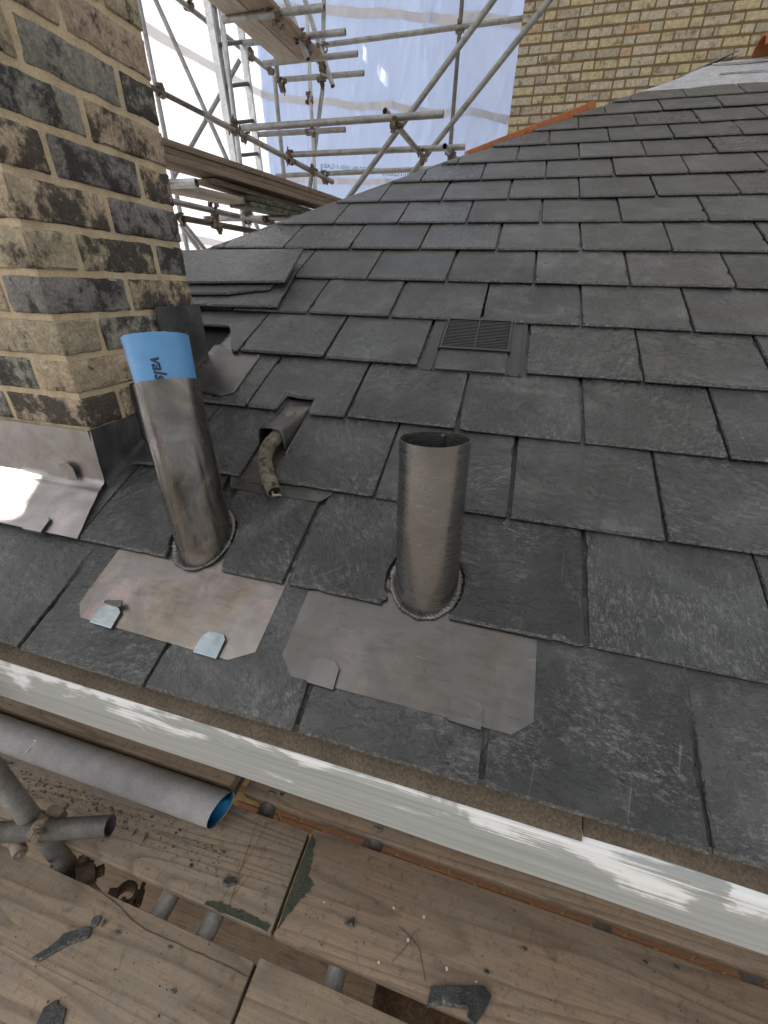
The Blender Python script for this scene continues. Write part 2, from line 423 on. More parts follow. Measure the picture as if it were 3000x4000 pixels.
def sheet_material(name, col, trans):
    a = M(name); c = a.coords((1, 1, 1), False)
    st = a.n('ShaderNodeMapping', {'Vector': c, 'Scale': (4, 4, 1.0)}).outputs[0]
    n1 = a.noise(c, 1.1, 5, .6, .5); n2 = a.noise(st, 1.6, 6, .65, .8)
    cc = a.mix(.18, col, a.mix(1.0, col, a.ramp(n1, [(.3, .75), (.7, 1.15)]), 'MULTIPLY'))
    nr = a.bump(a.math('ADD', n2, a.math('MULTIPLY', a.noise(c, 7, 5, .6), .6)), .55, .03)
    d = a.n('ShaderNodeBsdfPrincipled', {'Base Color': cc, 'Roughness': .42, 'Specular IOR Level': .4, 'Normal': nr})
    t = a.n('ShaderNodeBsdfTranslucent', {'Color': cc, 'Normal': nr})
    mx = a.n('ShaderNodeMixShader', {0: trans, 1: d.outputs[0], 2: t.outputs[0]})
    a.nt.links.new(mx.outputs[0], a.out.inputs['Surface'])
    return a.m
SHEET_B = sheet_material('sky_tinted_sheeting', (.56, .68, .96), .52)  # white sheeting; the blue of the skylight is put into its colour
SHEET_L = sheet_material('white_sheeting', (.78, .81, .87), .25)
ROOFSHEET = sheet_material('temporary_roof_sheeting', (.74, .74, .74), .22)
TAPE = sheet_material('beige_sheeting_band', (.70, .665, .64), .45)

# ------------------------------------------------------------------ ground far below
g = G(); g.box((0, 20, -7.0), 300, 300, .1)
gr = g.build('ground', felt_material('grey_paved_yard', (.15, .135, .118), (.10, .09, .078), 3), None, (0, 20, -7.0)); tag(gr, 'grey paved ground far below the scaffold', None, None, 'structure')  # ground out of view; grey set to neutralise its reflection in the lead

# ------------------------------------------------------------------ slate roof
roof = thing('slate_roof', (0, 0, 0), 'hipped roof of dark grey natural slates with white painted fascia', 'roof')

def clip_poly(poly, a, b, c):
    """keep a*x + b*y + c >= 0"""
    out = []
    for i, p in enumerate(poly):
        q = poly[(i + 1) % len(poly)]
        dp, dq = a * p[0] + b * p[1] + c, a * q[0] + b * q[1] + c
        if dp >= 0: out.append(p)
        if (dp >= 0) != (dq >= 0):
            t = dp / (dp - dq); out.append((p[0] + (q[0] - p[0]) * t, p[1] + (q[1] - p[1]) * t))
    return out

def slate_mesh(poly, t=.008, seed=0, step=.007, rag=1.0, chip=1.0):
    """a hand-dressed slate: outline (x, y), upper face at z = 0, ragged bevelled edge"""
    rnd = random.Random(seed)
    A = sum(poly[i][0] * poly[(i + 1) % len(poly)][1] - poly[(i + 1) % len(poly)][0] * poly[i][1] for i in range(len(poly)))
    if A < 0: poly = poly[::-1]
    pts = []
    for i, p in enumerate(poly):
        q = poly[(i + 1) % len(poly)]
        L = math.hypot(q[0] - p[0], q[1] - p[1])
        if L < 1e-6: continue
        nx, ny = -(q[1] - p[1]) / L, (q[0] - p[0]) / L        # inward normal
        tail = ny > .7
        n = max(1, int(L / step))
        for k in range(n):
            f = k / n
            pts.append((p[0] + (q[0] - p[0]) * f, p[1] + (q[1] - p[1]) * f, nx, ny, 1.0 if tail else .0, k == 0))
    N = len(pts); v = []; 
    for ring in range(3):
        for i, (x, y, nx, ny, w, corner) in enumerate(pts):
            px, py, pnx, pny = pts[i - 1][0], pts[i - 1][1], pts[i - 1][2], pts[i - 1][3]
            if corner: nx, ny = nx + pnx, ny + pny
            e = noise.noise(Vector((x * 60 + seed * 3.1, y * 60, seed * 1.7)))
            e2 = noise.noise(Vector((x * 260 + seed * 5.3, y * 260, seed * 2.3)))
            big = max(0, noise.noise(Vector((x * 17 + seed * 2.9, y * 17, seed))) - .30) * .022 * chip
            o = (.0005 * e + .0006 * e2) * rag + big * .5
            if ring == 0: d, z = o + .0003, -t
            elif ring == 1: d, z = o, -t * .62
            else:
                d = o + (.0007 + .0033 * w + (.0006 + .0012 * w) * abs(e) + (.0006 + .0010 * w) * abs(e2)) * rag + big; z = 0.0
            v.append((x + nx * d, y + ny * d, z))
    f = []; mi = []
    for r in range(2):
        for i in range(N):
            j = (i + 1) % N
            f.append((r * N + i, r * N + j, (r + 1) * N + j, (r + 1) * N + i)); mi.append(r)
    f.append(tuple(2 * N + i for i in range(N))); mi.append(0)
    return v, f, mi

def slate_data(poly, seed, **kw):
    v, f, mi = slate_mesh(poly, seed=seed, **kw)
    me = bpy.data.meshes.new('slate'); me.from_pydata(v, [], f)
    me.materials.append(SLATE); me.materials.append(SLATE_E)
    me.polygons.foreach_set('material_index', mi); me.update()
    return me

GA, WD, LEN = .24578, .30, .50
TILT = .0175 / .55                          # the tail rides on the two slates below
std = [slate_data([(-.1462, 0), (.1462, 0), (.1462, LEN), (-.1462, LEN)], 100 + i) for i in range(14)]

def put_slate(me, u, s, jit=1.0, n=.022):
    r = random
    o = place('slate', me, roofp(u + r.uniform(-.0012, .0012) * jit, s + r.uniform(-.0025, .0025) * jit, n + r.uniform(-.0006, .0012) * jit), roof)
    o.rotation_euler = (Matrix.Rotation(TH, 3, 'X') @ Matrix.Rotation(-(n - .0112) / .246 + r.uniform(-.002, .002), 3, 'X') @ Matrix.Rotation(r.uniform(-.004, .004) * jit, 3, 'Z') @ Matrix.Rotation(r.uniform(-.006, .006) * jit, 3, 'Y')).to_euler()
    return o

def rect_slate(u0, u1, s0, length=LEN):
    return [(u0, s0), (u1, s0), (u1, s0 + length), (u0, s0 + length)]

def put_poly(poly, seed, n=.022):
    """a cut slate given in roof coordinates (u, s)"""
    u = sum(p[0] for p in poly) / len(poly); s = min(p[1] for p in poly)
    me = slate_data([(p[0] - u, p[1] - s) for p in poly], seed)
    return put_slate(me, u, s, .3, n)

def arc_cut(cu, cs, rx, rs, a0, a1, n=14):
    return [(cu + rx * math.cos(a0 + (a1 - a0) * i / n), cs + rs * math.sin(a0 + (a1 - a0) * i / n)) for i in range(n + 1)]

P1, P2 = (.245, .308), (.757, .308)         # pipe centres on the roof (u, s)
HIP = 2.052                                  # hip: X = Y - HIP
k_max = 16
seed = 500
for k in range(k_max):
    s0 = k * GA
    off = 0.0 if k % 2 == 0 else .15
    u_lo = -1.05 if k < 5 else max(-.95, s0 * CT - HIP - .3)
    u_hi = [1.9, 2.0, 2.0, 2.2, 2.2, 2.3, 2.3, 2.4, 2.4, 2.4, 2.5, 2.5, 2.55, 2.6, 2.6, 2.7][k]
    i = math.floor((u_lo - off) / WD)
    while True:
        a = off + i * WD; b = a + WD; i += 1
        if a > u_hi: break
        if b < u_lo: continue
        a_, b_ = a + .003, b - .003
        if k == 1 and b > -.2 and a < 1.04: continue
        if k == 2 and b > -.32 and a < .55: continue
        if k == 3 and (abs(a - .15) < .01 or b < .2): continue
        if k == 4 and (abs(a - .6) < .01 or (a < -.01)): continue
        if k in (1, 2, 3) and b < .0: continue
        head = (s0 + LEN) * CT - HIP
        if head + .03 > a:                                  # cut to the hip
            poly = clip_poly(rect_slate(a_, b_, s0), 1, -CT, HIP - .012)
            if len(poly) < 3 or max(p[0] for p in poly) - min(p[0] for p in poly) < .04: continue
            seed += 1; put_poly(poly, seed); continue
        put_slate(random.choice(std), (a + b) / 2, s0, 1.0, .0255 if (k == 4 and abs(a) < .01) else .022)

# second course: slates cut round the two pipes
c1 = GA
put_poly([(-.052, c1), (.190, c1), (.182, c1 + .03)] + arc_cut(P1[0], P1[1], .074, .082, 3.6, 1.9, 8) + [(.19, c1 + LEN), (-.052, c1 + LEN)], 11, .024)
put_poly([(.330, c1 - .003), (.4725, c1 - .003), (.4725, c1 + LEN), (.256, c1 + LEN)] + arc_cut(P1[0], P1[1], .076, .084, 1.35, -.25, 10), 12, .024)
put_poly([(.486, c1 - .002), (.684, c1 - .002), (.684, c1 + .004)] + arc_cut(P2[0], P2[1], .079, .088, 3.75, 1.7, 10) + [(.745, c1 + LEN), (.486, c1 + LEN)], 13, .024)
put_poly([(.815, c1 - .003), (1.0455, c1 - .003), (1.0455, c1 + LEN), (.752, c1 + LEN), (.752, c1 + .15)] + arc_cut(P2[0], P2[1], .074, .084, 1.5, -.75, 10), 14, .024)
put_poly(rect_slate(-.36, -.058, c1), 15)
# third course: split by the chimney, a narrow slip and the gap below the cable cowl
c2 = 2 * GA
put_poly([(-.066, c2 - .012), (.056, c2), (.056, c2 + LEN), (-.066, c2 + LEN)], 16, .0255)
put_poly(rect_slate(.061, .251, c2), 17, .0255)
put_poly(rect_slate(.339, .5975, c2 - .002), 18, .0255)
# fourth course: slate notched round the cowl
c3 = 3 * GA
put_poly([(.1525, c3), (.243, c3), (.252, c3 + .062), (.338, c3 + .058), (.345, c3 - .004), (.4475, c3), (.4475, c3 + LEN), (.1525, c3 + LEN)], 19, .0235)
put_poly([(-.072, c3), (.1475, c3), (.1475, c3 + LEN), (-.072, c3 + LEN)], 20, .0235)
# fifth course: slate cut back on the rake behind the chimney
c4 = 4 * GA
put_poly([(-.34, 1.128), (-.112, 1.128), (-.020, c4 - .006), (-.003, c4 - .006), (-.003, c4 + LEN), (-.34, c4 + LEN)], 21, .0265)
put_poly(rect_slate(-.65, -.345, 1.128), 22, .0265)

# boarding and underlay below the slates
g = G()
pl = [(-1.3, .02), (2.9, .02), (2.9, 4.6), (4.6 * CT - HIP - .03, 4.6), (-1.3, (HIP - 1.3) / CT + .02)]
g.add([roofp(u, s, -.009) for u, s in pl] + [roofp(u, s, -.035) for u, s in pl],
      [tuple(range(5)), tuple(reversed(range(5, 10)))] + [(i, i + 5, (i + 1) % 5 + 5, (i + 1) % 5) for i in range(5)])
g.build('roof_deck', BLACK_IN, roof)
# the hip slope that falls away on the far side
def hipp(t, lift=0.0): return Vector((t, t + HIP, (t + HIP) * math.tan(TH) + lift))
g = G()
h0, h1 = hipp(-1.3, -.02), hipp(2.05, -.02)
g.add([h0, h1, h1 + Vector((-3.4, .0, -3.4 * math.tan(TH))), h0 + Vector((-.9, 0, -.9 * math.tan(TH)))], [(0, 1, 2, 3)])
g.build('hip_slope', SLATE, roof)
# lead roll dressed along the hip
g = G()
pts = [hipp(-1.1 + .06 * i, .006 + .002 * nz(i, 0, 0, .9)) + Vector((-.012, .012, 0)) for i in range(28)]
g.tube(pts, .011, 8)
g.build('hip_lead', LEAD_B, roof, smooth=True)
# orange treated batten along the upper hip
g = G()
A_, B_ = hipp(.50, .002), hipp(1.16, .020)
d = (B_ - A_).normalized(); sdv = Vector((-.7071, .7071, 0)); upv = d.cross(sdv) * -1
if upv.z < 0: upv = -upv
g.box((A_ + B_) / 2 + sdv * .03, (B_ - A_).length, .045, .055, d, sdv, upv, bev=.003)
g.build('hip_batten', WOOD_OR, roof)
# bare underlay above the last course of slates
g = G(); nu, ns = 16, 8; vs = []
for j in range(ns + 1):
    s = 3.90 + .64 * j / ns
    ul = s * CT - HIP + .0
    for i in range(nu + 1):
        u = ul + (2.85 - ul) * i / nu
        vs.append(roofp(u, s, .012 + .012 * nz(u, s, 1, 3.0)))
fs = [(j * (nu + 1) + i, j * (nu + 1) + i + 1, (j + 1) * (nu + 1) + i + 1, (j + 1) * (nu + 1) + i) for j in range(ns) for i in range(nu)]
g.add(vs, fs); g.build('underlay', FELT_PALE, roof, smooth=True)
for s in (4.16, 4.42):
    g = G(); c = roofp(2.35, s, .022); g.box(c, .9, .022, .006, (1, 0, 0), (0, CT, ST), (0, -ST, CT))
    g.build('lap_seam', FELT_PALE, roof)
# brown mineral felt strips at the eave, just showing below the slate tails
for (ua, ub, se, nn) in ((-1.3, 1.05, -.028, -.015), (1.053, 2.4, -.030, -.021)):
    g = G()
    g.add([roofp(ua, se, nn), roofp(ub, se, nn), roofp(ub, .2, nn), roofp(ua, .2, nn), roofp(ua, se, nn - .005), roofp(ub, se, nn - .005), roofp(ub, .2, nn - .005), roofp(ua, .2, nn - .005)],
          [(0, 1, 2, 3), (7, 6, 5, 4), (0, 4, 5, 1), (1, 5, 6, 2), (3, 2, 6, 7), (0, 3, 7, 4)])
    g.build('eave_strip', FELT, roof)
# under-eave slates, their tails a few millimetres back
for i in range(-4, 8):
    a = -.15 + i * WD
    put_poly(rect_slate(a + .002, a + WD - .002, .006, .28), 700 + i, .0085)
# painted fascia with rounded arris, and soffit
g = G(); prof = [(-.020, -.164), (-.020, -.040), (-.018, -.033), (-.012, -.029), (-.004, -.028), (.006, -.030), (.006, -.164)]
n = 60; vs = []
for i in range(n + 1):
    x = -1.4 + 4.0 * i / n
    for (y, z) in prof: vs.append((x, y + .0012 * nz(x, z, 0, 5), z + .0015 * nz(x, 0, 1, 4)))
L = len(prof)
fs = [(i * L + j, (i + 1) * L + j, (i + 1) * L + j + 1, i * L + j + 1) for i in range(n) for j in range(L - 1)]
fs += [(i * L + L - 1, (i + 1) * L + L - 1, (i + 1) * L, i * L) for i in range(n)]
g.add(vs, fs); g.build('fascia_board', FASCIA, roof, smooth=True)
g = G(); g.box((.6, .215, -.155), 4.0, .41, .012); g.build('soffit', WOOD_DK, roof)

# ------------------------------------------------------------------ chimney
def rough_box(x0, x1, y0, y1, z0, z1, seed, cut=.012, amp=.0022, rnd=.004):
    """a worn brick: box with subdivided faces, rounded and chipped arrises"""
    vs = {}; fs = []
    c = Vector(((x0 + x1) / 2, (y0 + y1) / 2, (z0 + z1) / 2)); h = Vector(((x1 - x0) / 2, (y1 - y0) / 2, (z1 - z0) / 2))
    nn = [max(3, int(2 * a / .022)) for a in h]
    def pos(k):
        l = [-1 + 2 * i / n for i in range(1, n)] if False else None
        n = nn[k]; e = rnd / h[k]
        return [-1, -1 + e] + [-1 + 2 * i / n for i in range(1, n)] + [1 - e, 1]
    P = [pos(0), pos(1), pos(2)]
    verts = []
    def vert(i, j, k):
        key = (i, j, k)
        if key in vs: return vs[key]
        q = Vector((P[0][i] * h.x, P[1][j] * h.y, P[2][k] * h.z))
        lim = Vector((h.x - rnd, h.y - rnd, h.z - rnd))
        cl = Vector((max(-lim.x, min(lim.x, q.x)), max(-lim.y, min(lim.y, q.y)), max(-lim.z, min(lim.z, q.z))))
        dv = q - cl; ne = sum(1 for t in dv if abs(t) > 1e-6)
        if dv.length > 1e-6: q = cl + dv.normalized() * min(rnd, dv.length)
        w = c + q
        disp = amp * noise.noise(w * 45 + Vector((seed, 0, 0))) + amp * .5 * noise.noise(w * 130 + Vector((0, seed, 0)))
        if ne >= 2: disp -= max(0, noise.noise(w * 28 + Vector((0, 0, seed * 1.7))) - .05) * cut
        dn = dv.normalized() if dv.length > 1e-6 else Vector((0, 0, 0))
        vs[key] = len(verts); verts.append(w + dn * disp)
        return vs[key]
    for ax in range(3):
        o1, o2 = [(1, 2), (2, 0), (0, 1)][ax]
        for side in (0, len(P[ax]) - 1):
            for a in range(len(P[o1]) - 1):
                for b in range(len(P[o2]) - 1):
                    q = []
                    for da, db in ((0, 0), (1, 0), (1, 1), (0, 1)):
                        ijk = [0, 0, 0]; ijk[ax] = side; ijk[o1] = a + da; ijk[o2] = b + db
                        q.append(vert(*ijk))
                    fs.append(tuple(q) if side else tuple(reversed(q)))
    return verts, fs

stack = thing('chimney_stack', (-.5, .585, .25), 'sooty stock brick chimney stack rising through the slates on the left', 'chimney')
CX, CY, CB = -.10, .36, .81
g = G(); g.box(((-.92 + CX - .0035) / 2, (CY + CB) / 2, .85), .82 - .0035, CB - CY - .007, 1.6)
g.build('mortar_bed', MORTAR_STACK, stack)
ROW = .083
sd_ = 0
def cbrick(x0, x1, y0, y1, z0, row):
    global sd_
    sd_ += 1
    r = random.Random(sd_ * 13 + 5)
    j = r.uniform(-.0015, .0025)
    v, f = rough_box(x0 + (j if x1 < CX - .01 else 0), x1 + (r.uniform(-.001, .003) if x1 > CX - .01 else 0), y0 - (r.uniform(-.001, .003) if y0 < CY + .01 else 0), y1, z0 + .0135, z0 + ROW, sd_ * 3.7)
    o = mk('brick', v, f, BRICK_STACK, stack, ((x0 + x1) / 2, (y0 + y1) / 2, z0 + ROW / 2))
    smooth_by_angle(o, 50)
for i in range(-1, 15):
    z = .345 + ROW * i - .0135
    if i % 2 == 0:
        cbrick(-.331, CX, CY, .459, z, i)
        cbrick(-.203, CX, .473, .693, z, i)
        cbrick(-.325, CX, .707, CB, z, i)
        cbrick(-.444, -.345, CY, .57, z, i); cbrick(-.680, -.458, CY, .46, z, i); cbrick(-.80, -.694, CY, .57, z, i)
    else:
        cbrick(-.203, CX, CY, .573, z, i)
        cbrick(-.203, CX, .587, CB, z, i)
        cbrick(-.438, -.217, CY, .46, z, i); cbrick(-.552, -.452, CY, .57, z, i); cbrick(-.79, -.566, CY, .46, z, i)

def sheet_grid(fn, nu, nv, thick, nrm):
    """thin dressed metal sheet: fn(i/nu, j/nv) -> point; offset by thick along nrm"""
    vs = [fn(i / nu, j / nv) for j in range(nv + 1) for i in range(nu + 1)]
    N = len(vs); vs2 = [Vector(p) - Vector(nrm) * thick for p in vs]; fs = []
    id_ = lambda i, j: j * (nu + 1) + i
    for j in range(nv):
        for i in range(nu):
            q = (id_(i, j), id_(i + 1, j), id_(i + 1, j + 1), id_(i, j + 1))
            fs.append(q); fs.append(tuple(N + t for t in reversed(q)))
    edge = [id_(i, 0) for i in range(nu + 1)] + [id_(nu, j) for j in range(1, nv + 1)] + [id_(i, nv) for i in range(nu - 1, -1, -1)] + [id_(0, j) for j in range(nv - 1, 0, -1)]
    for a, b in zip(edge, edge[1:] + edge[:1]): fs.append((b, a, N + a, N + b))
    return vs + vs2, fs

# lead apron: upstand against the brick front, fold, then skirt over the slates
def apron(u, v):
    x = -.95 + (.95 - .088) * u
    w = .0022 * nz(x * 9, v * 3, 2)
    zf = .352 * ST / CT + .016                       # fold height on the roof
    if v < .42:
        t = v / .42; return Vector((x + .002 * t, .347 + w + .004 * (1 - t) - .006 * t, .341 - (.341 - zf - .012) * t + .0035 * nz(x, 4, 0, 9) * (1 - t)))
    if v < .52:
        t = (v - .42) / .10; a = t * math.pi / 2 * .8
        return Vector((x, .341 - .017 * math.sin(a), zf + .012 - .013 * (1 - math.cos(a)) - .004 * t))
    t = (v - .52) / .48
    s = .352 / CT - .0 - (.352 / CT - .243 + .0) * t
    x2 = x + .040 * t * max(0, (u - .6) / .4)
    p = roofp(x2, s - .012 * (1 - t), .030 - .002 * t + .0025 * nz(x * 7, t * 3, 5))
    return p
v, f = sheet_grid(apron, 40, 26, .0022, (0, -.3, .95))
ap = mk('lead_apron', v, f, LEAD_APRON, stack); smooth_by_angle(ap, 60)
def clip_at(parent, poly, n, mat, name='clip', normal=None, back=.010):
    """folded metal tab: poly in (u, s), first point is the lower-left, last the lower-right"""
    P = [roofp(a, b, n) for a, b in poly]; N_ = Vector((0, -ST, CT)); t = .0026; n = n + .0016
    g = G(); k = len(P)
    g.add([p + N_ * .0006 for p in P] + [p + N_ * (t + .0006) for p in P], [tuple(reversed(range(k))), tuple(range(k, 2 * k))] + [(i, (i + 1) % k, k + (i + 1) % k, k + i) for i in range(k)])
    a, b = P[0], P[-1]; dwn = Vector((0, -CT, -ST))
    prev = [(0, t + .0006), (.0022, t), (.0034, -.001), (.0034, -.006), (.002, -.009)]
    vs = []
    for (o, h) in prev: vs += [a + dwn * o + N_ * h, b + dwn * o + N_ * h]
    g.add(vs, [(2 * i, 2 * i + 2, 2 * i + 3, 2 * i + 1) for i in range(len(prev) - 1)])
    o = g.build(name, mat, parent); smooth_by_angle(o, 50)
    return o
clip_at(ap, [(-.203, .240), (-.200, .279), (-.160, .279), (-.150, .272), (-.146, .240)], .0315, LEAD_APRON)
g = G(); y_ = .334
poly = [(-.212, .216), (-.205, .252), (-.175, .254), (-.163, .244), (-.162, .214)]
g.add([(x, y_, z) for x, z in poly] + [(x, y_ - .002, z) for x, z in poly], [tuple(range(5)), tuple(reversed(range(5, 10)))] + [(i, i + 5, (i + 1) % 5 + 5, (i + 1) % 5) for i in range(5)])
g.build('clip', LEAD_APRON, ap)
# corner return of the apron and stepped lead up the side of the stack
def stepf(y0, y1, ztop0, ztop1, over=.0, lift=0.0):
    def fn(u, v):
        y = y0 + (y1 - y0) * u
        zr = y * ST / CT + .012
        zt = ztop0 + (ztop1 - ztop0) * u + .003 * nz(y, 0, 3, 14)
        return Vector((CX + .007 + lift + .0025 * nz(y * 9, v * 4, 7) + .012 * max(0, v - .85) / .15 * .5, y, zt + (zr - zt) * v))
    return sheet_grid(fn, 12, 14, .002, (1, 0, 0))
for (y0, y1, za, zb, lift) in ((.349, .506, .343, .347, .0), (.498, .652, .425, .428, .0035), (.640, .824, .600, .604, .007)):
    v, f = stepf(y0, y1, za, zb, 0, lift)
    o = mk('step_flashing', v, f, LEAD_DARK, stack); smooth_by_angle(o, 60)
# skirt of the side flashing lying out over the slates behind the blue pipe
SO = [(-.094, .780), (-.03, .772), (.030, .765), (.056, .764), (.087, .784), (.080, .985), (-.0, 1.02), (-.03, 1.17), (-.094, 1.17)]
def soak(p):
    u, s = p
    lift = max(0, (.0 - u) / .09); e = max(0, (.80 - s))
    return roofp(u, s, .0262 - .05 * (s - .76) + .012 * lift ** 2 * (s < 1.0) + .001 * nz(u * 14, s * 14, 3))
bm = bmesh.new()
bvs = [bm.verts.new((a, b, 0)) for a, b in SO]; bm.faces.new(bvs)
bmesh.ops.triangulate(bm, faces=bm.faces[:])
for _ in range(4): bmesh.ops.subdivide_edges(bm, edges=[e for e in bm.edges if e.calc_length() > .016], cuts=1, use_grid_fill=False); bmesh.ops.triangulate(bm, faces=bm.faces[:])
bm.verts.index_update()
v = [soak((q.co.x, q.co.y)) for q in bm.verts]; f = [[q.index for q in fc.verts] for fc in bm.faces]; bm.free()
o = mk('flashing_skirt', v, f, LEAD_B, stack); smooth_by_angle(o, 80)
sm = o.modifiers.new('thickness', 'SOLIDIFY'); sm.thickness = .002; sm.offset = -1

# ------------------------------------------------------------------ lead pipe flashings
def poly_sheet(poly, n, thick, mat, name, parent, amp=.0016, sub=.03, sd=1):
    bm = bmesh.new(); bv = [bm.verts.new((a, b, 0)) for a, b in poly]; bm.faces.new(bv)
    bmesh.ops.triangulate(bm, faces=bm.faces[:])
    for _ in range(4):
        es = [e for e in bm.edges if e.calc_length() > sub]
        if es:
            bmesh.ops.subdivide_edges(bm, edges=es, cuts=1); bmesh.ops.triangulate(bm, faces=bm.faces[:])
    bm.verts.index_update()
    v = [roofp(q.co.x, q.co.y, n - .044 * q.co.y + amp * nz(q.co.x * 11, q.co.y * 11, sd)) for q in bm.verts]
    f = [[q.index for q in fc.verts] for fc in bm.faces]; bm.free()
    f = [t if (v[t[1]] - v[t[0]]).cross(v[t[2]] - v[t[0]]).z > 0 else t[::-1] for t in f]
    o = mk(name, v, f, mat, parent)
    o.data.materials.append(LEAD_RIM)
    md = o.modifiers.new('thickness', 'SOLIDIFY'); md.thickness = thick; md.offset = -1; md.material_offset_rim = 1
    return o

def pipe_sleeve(parent, cu, cs, tilt, r, h, mat, sd, rim=.004):
    base = roofp(cu, cs, 0); ax = Vector((tilt[0], tilt[1], 1)).normalized()
    x = Vector((1, 0, 0)); x = (x - ax * x.dot(ax)).normalized(); y = ax.cross(x)
    n, rows = 64, 30; N_ = Vector((0, -ST, CT))
    outer, inner = [], []
    for j in range(rows + 1):
        for k in range(n):
            a = 2 * math.pi * k / n; d = x * math.cos(a) + y * math.sin(a)
            # bottom follows the roof plane, top has an uneven trimmed rim
            hb = -(d * r).dot(N_) / ax.dot(N_) - .004
            ht = h + rim * nz(math.cos(a) * 1.4, math.sin(a) * 1.4, sd)
            t = j / rows; hh = hb + (ht - hb) * t
            dent = .0011 * nz(math.cos(a) * 1.2, math.sin(a) * 1.2, hh * 9 + sd) + .0002 * nz(math.cos(a) * 6, math.sin(a) * 6, hh * 30 + sd)
            outer.append(base + ax * hh + d * (r + dent)); inner.append(base + ax * hh + d * (r + dent - .0028))
    vs = outer + inner; N = len(outer); fs = []
    for j in range(rows):
        for k in range(n):
            q = (j * n + k, j * n + (k + 1) % n, (j + 1) * n + (k + 1) % n, (j + 1) * n + k)
            fs.append(q); fs.append(tuple(N + i for i in reversed(q)))
    for k in range(n):
        a, b = rows * n + k, rows * n + (k + 1) % n; fs.append((a, b, N + b, N + a))
    o = mk('sleeve', vs, fs, mat, parent); smooth_by_angle(o, 60)
    # rippled weld bead where sleeve meets sheet
    m = 300; rr = 9; pv = []
    ring = []
    for k in range(m):
        a = 2 * math.pi * k / m; d = x * math.cos(a) + y * math.sin(a)
        hb = (.0125 - (d * (r + .003)).dot(N_)) / ax.dot(N_)
        ph = (k / m * 61 + 1.1 * nz(k * .06, sd, 0)) % 1.0
        rad = .0070 * (.78 + .32 * (1 - ph) ** .7) * (1 + .45 * nz(k * .07, 3, sd) + .2 * nz(k * .31, 5, sd))
        c = base + ax * hb + d * (r + .003)
        tn = (d.cross(ax)).normalized()
        for q in range(rr):
            b = 2 * math.pi * q / rr
            pv.append(c + (d * math.cos(b) * 1.3 + N_ * math.sin(b) * .72) * rad + tn * (.0035 * math.cos(b) * (1 if sd < 2 else -1)))
    pf = [(k * rr + q, k * rr + (q + 1) % rr, ((k + 1) % m) * rr + (q + 1) % rr, ((k + 1) % m) * rr + q) for k in range(m) for q in range(rr)]
    w = mk('weld_bead', pv, pf, LEAD_BEAD, parent); smooth_by_angle(w, 70)
    return base, ax, x, y

lf1 = thing('lead_pipe_flashing', roofp(*P1), 'tall leaning lead pipe sleeve holding the blue pipe, with mottled pinkish base sheet', 'pipe flashing', 'lead pipe flashings on the slates')
b1, a1, x1, y1 = pipe_sleeve(lf1, P1[0], P1[1], (-.198, .19), .0615, .352, LEAD_PIPE1, 1.3, .0015)
sh1 = poly_sheet([(.058, .30), (.060, .111), (.084, .084), (.432, .078), (.477, .103), (.479, .30)], .0236, .002, LEAD_A, 'base_sheet', lf1, .0, .03, 3)
clip_at(sh1, [(.117, .081), (.119, .106), (.127, .118), (.158, .120), (.169, .111), (.171, .080)], .0225, LEAD_CLIP)
clip_at(sh1, [(.362, .077), (.363, .104), (.373, .117), (.404, .119), (.412, .110), (.412, .076)], .0225, LEAD_CLIP)

lf2 = thing('lead_pipe_flashing', roofp(*P2), 'open upright lead pipe sleeve with wide plain grey base sheet, nearest the fascia', 'pipe flashing', 'lead pipe flashings on the slates')
b2, a2, x2, y2 = pipe_sleeve(lf2, P2[0], P2[1], (-.0445, .099), .062, .297, LEAD_PIPE2, 4.2, .002)
sh2 = poly_sheet([(.530, .30), (.529, .110), (.560, .079), (.939, .080), (.970, .106), (.970, .30)], .0236, .002, LEAD_B, 'base_sheet', lf2, .0, .03, 8)
clip_at(sh2, [(.592, .078), (.591, .111), (.604, .121), (.630, .120), (.641, .110), (.642, .077)], .0225, LEAD_B)
clip_at(sh2, [(.839, .078), (.838, .109), (.850, .118), (.880, .117), (.890, .107), (.891, .076)], .0225, LEAD_B)
# welded seam inside the open sleeve
g = G(); pts, rads = [], []
for i in range(60):
    hh = .292 - i * .003; d = (x2 * .12 + y2 * .99)
    pts.append(b2 + a2 * hh + d * .0565); rads.append(.0035 + .0014 * ((i * .5) % 1.0))
g.tube(pts, .004, 7, rads=rads); g.build('seam_weld', LEAD_PIPE2, lf2, smooth=True)
# dark interior bottom
g = G(); n = 32
g.add([b2 + a2 * .02 + (x2 * math.cos(2 * math.pi * k / n) + y2 * math.sin(2 * math.pi * k / n)) * .0585 for k in range(n)], [tuple(range(n))])
g.build('sleeve_bottom', BLACK_IN, lf2)

# blue plastic pipe standing in the first sleeve
bp = thing('blue_pipe', b1 + a1 * .05, 'blue plastic pipe end standing out of the leaning lead sleeve', 'pipe')
n, rows = 72, 14; o_, i_ = [], []
for j in range(rows + 1):
    for k in range(n):
        a = 2 * math.pi * k / n; d = x1 * math.cos(a) + y1 * math.sin(a)
        hh = .25 + (.437 - .25 + .0022 * nz(math.cos(a) * 5, math.sin(a) * 5, 3)) * j / rows
        rr = .0575 + .0035 * max(0, (hh - .345) / .09)
        o_.append(b1 + a1 * hh + d * rr); i_.append(b1 + a1 * hh + d * (rr - .0032))
N = len(o_); fs, mi = [], []
for j in range(rows):
    for k in range(n):
        q = (j * n + k, j * n + (k + 1) % n, (j + 1) * n + (k + 1) % n, (j + 1) * n + k)
        fs += [q, tuple(N + i for i in reversed(q))]; mi += [0, 0]
for k in range(n):
    a, b = rows * n + k, rows * n + (k + 1) % n; fs.append((a, b, N + b, N + a)); mi.append(1)
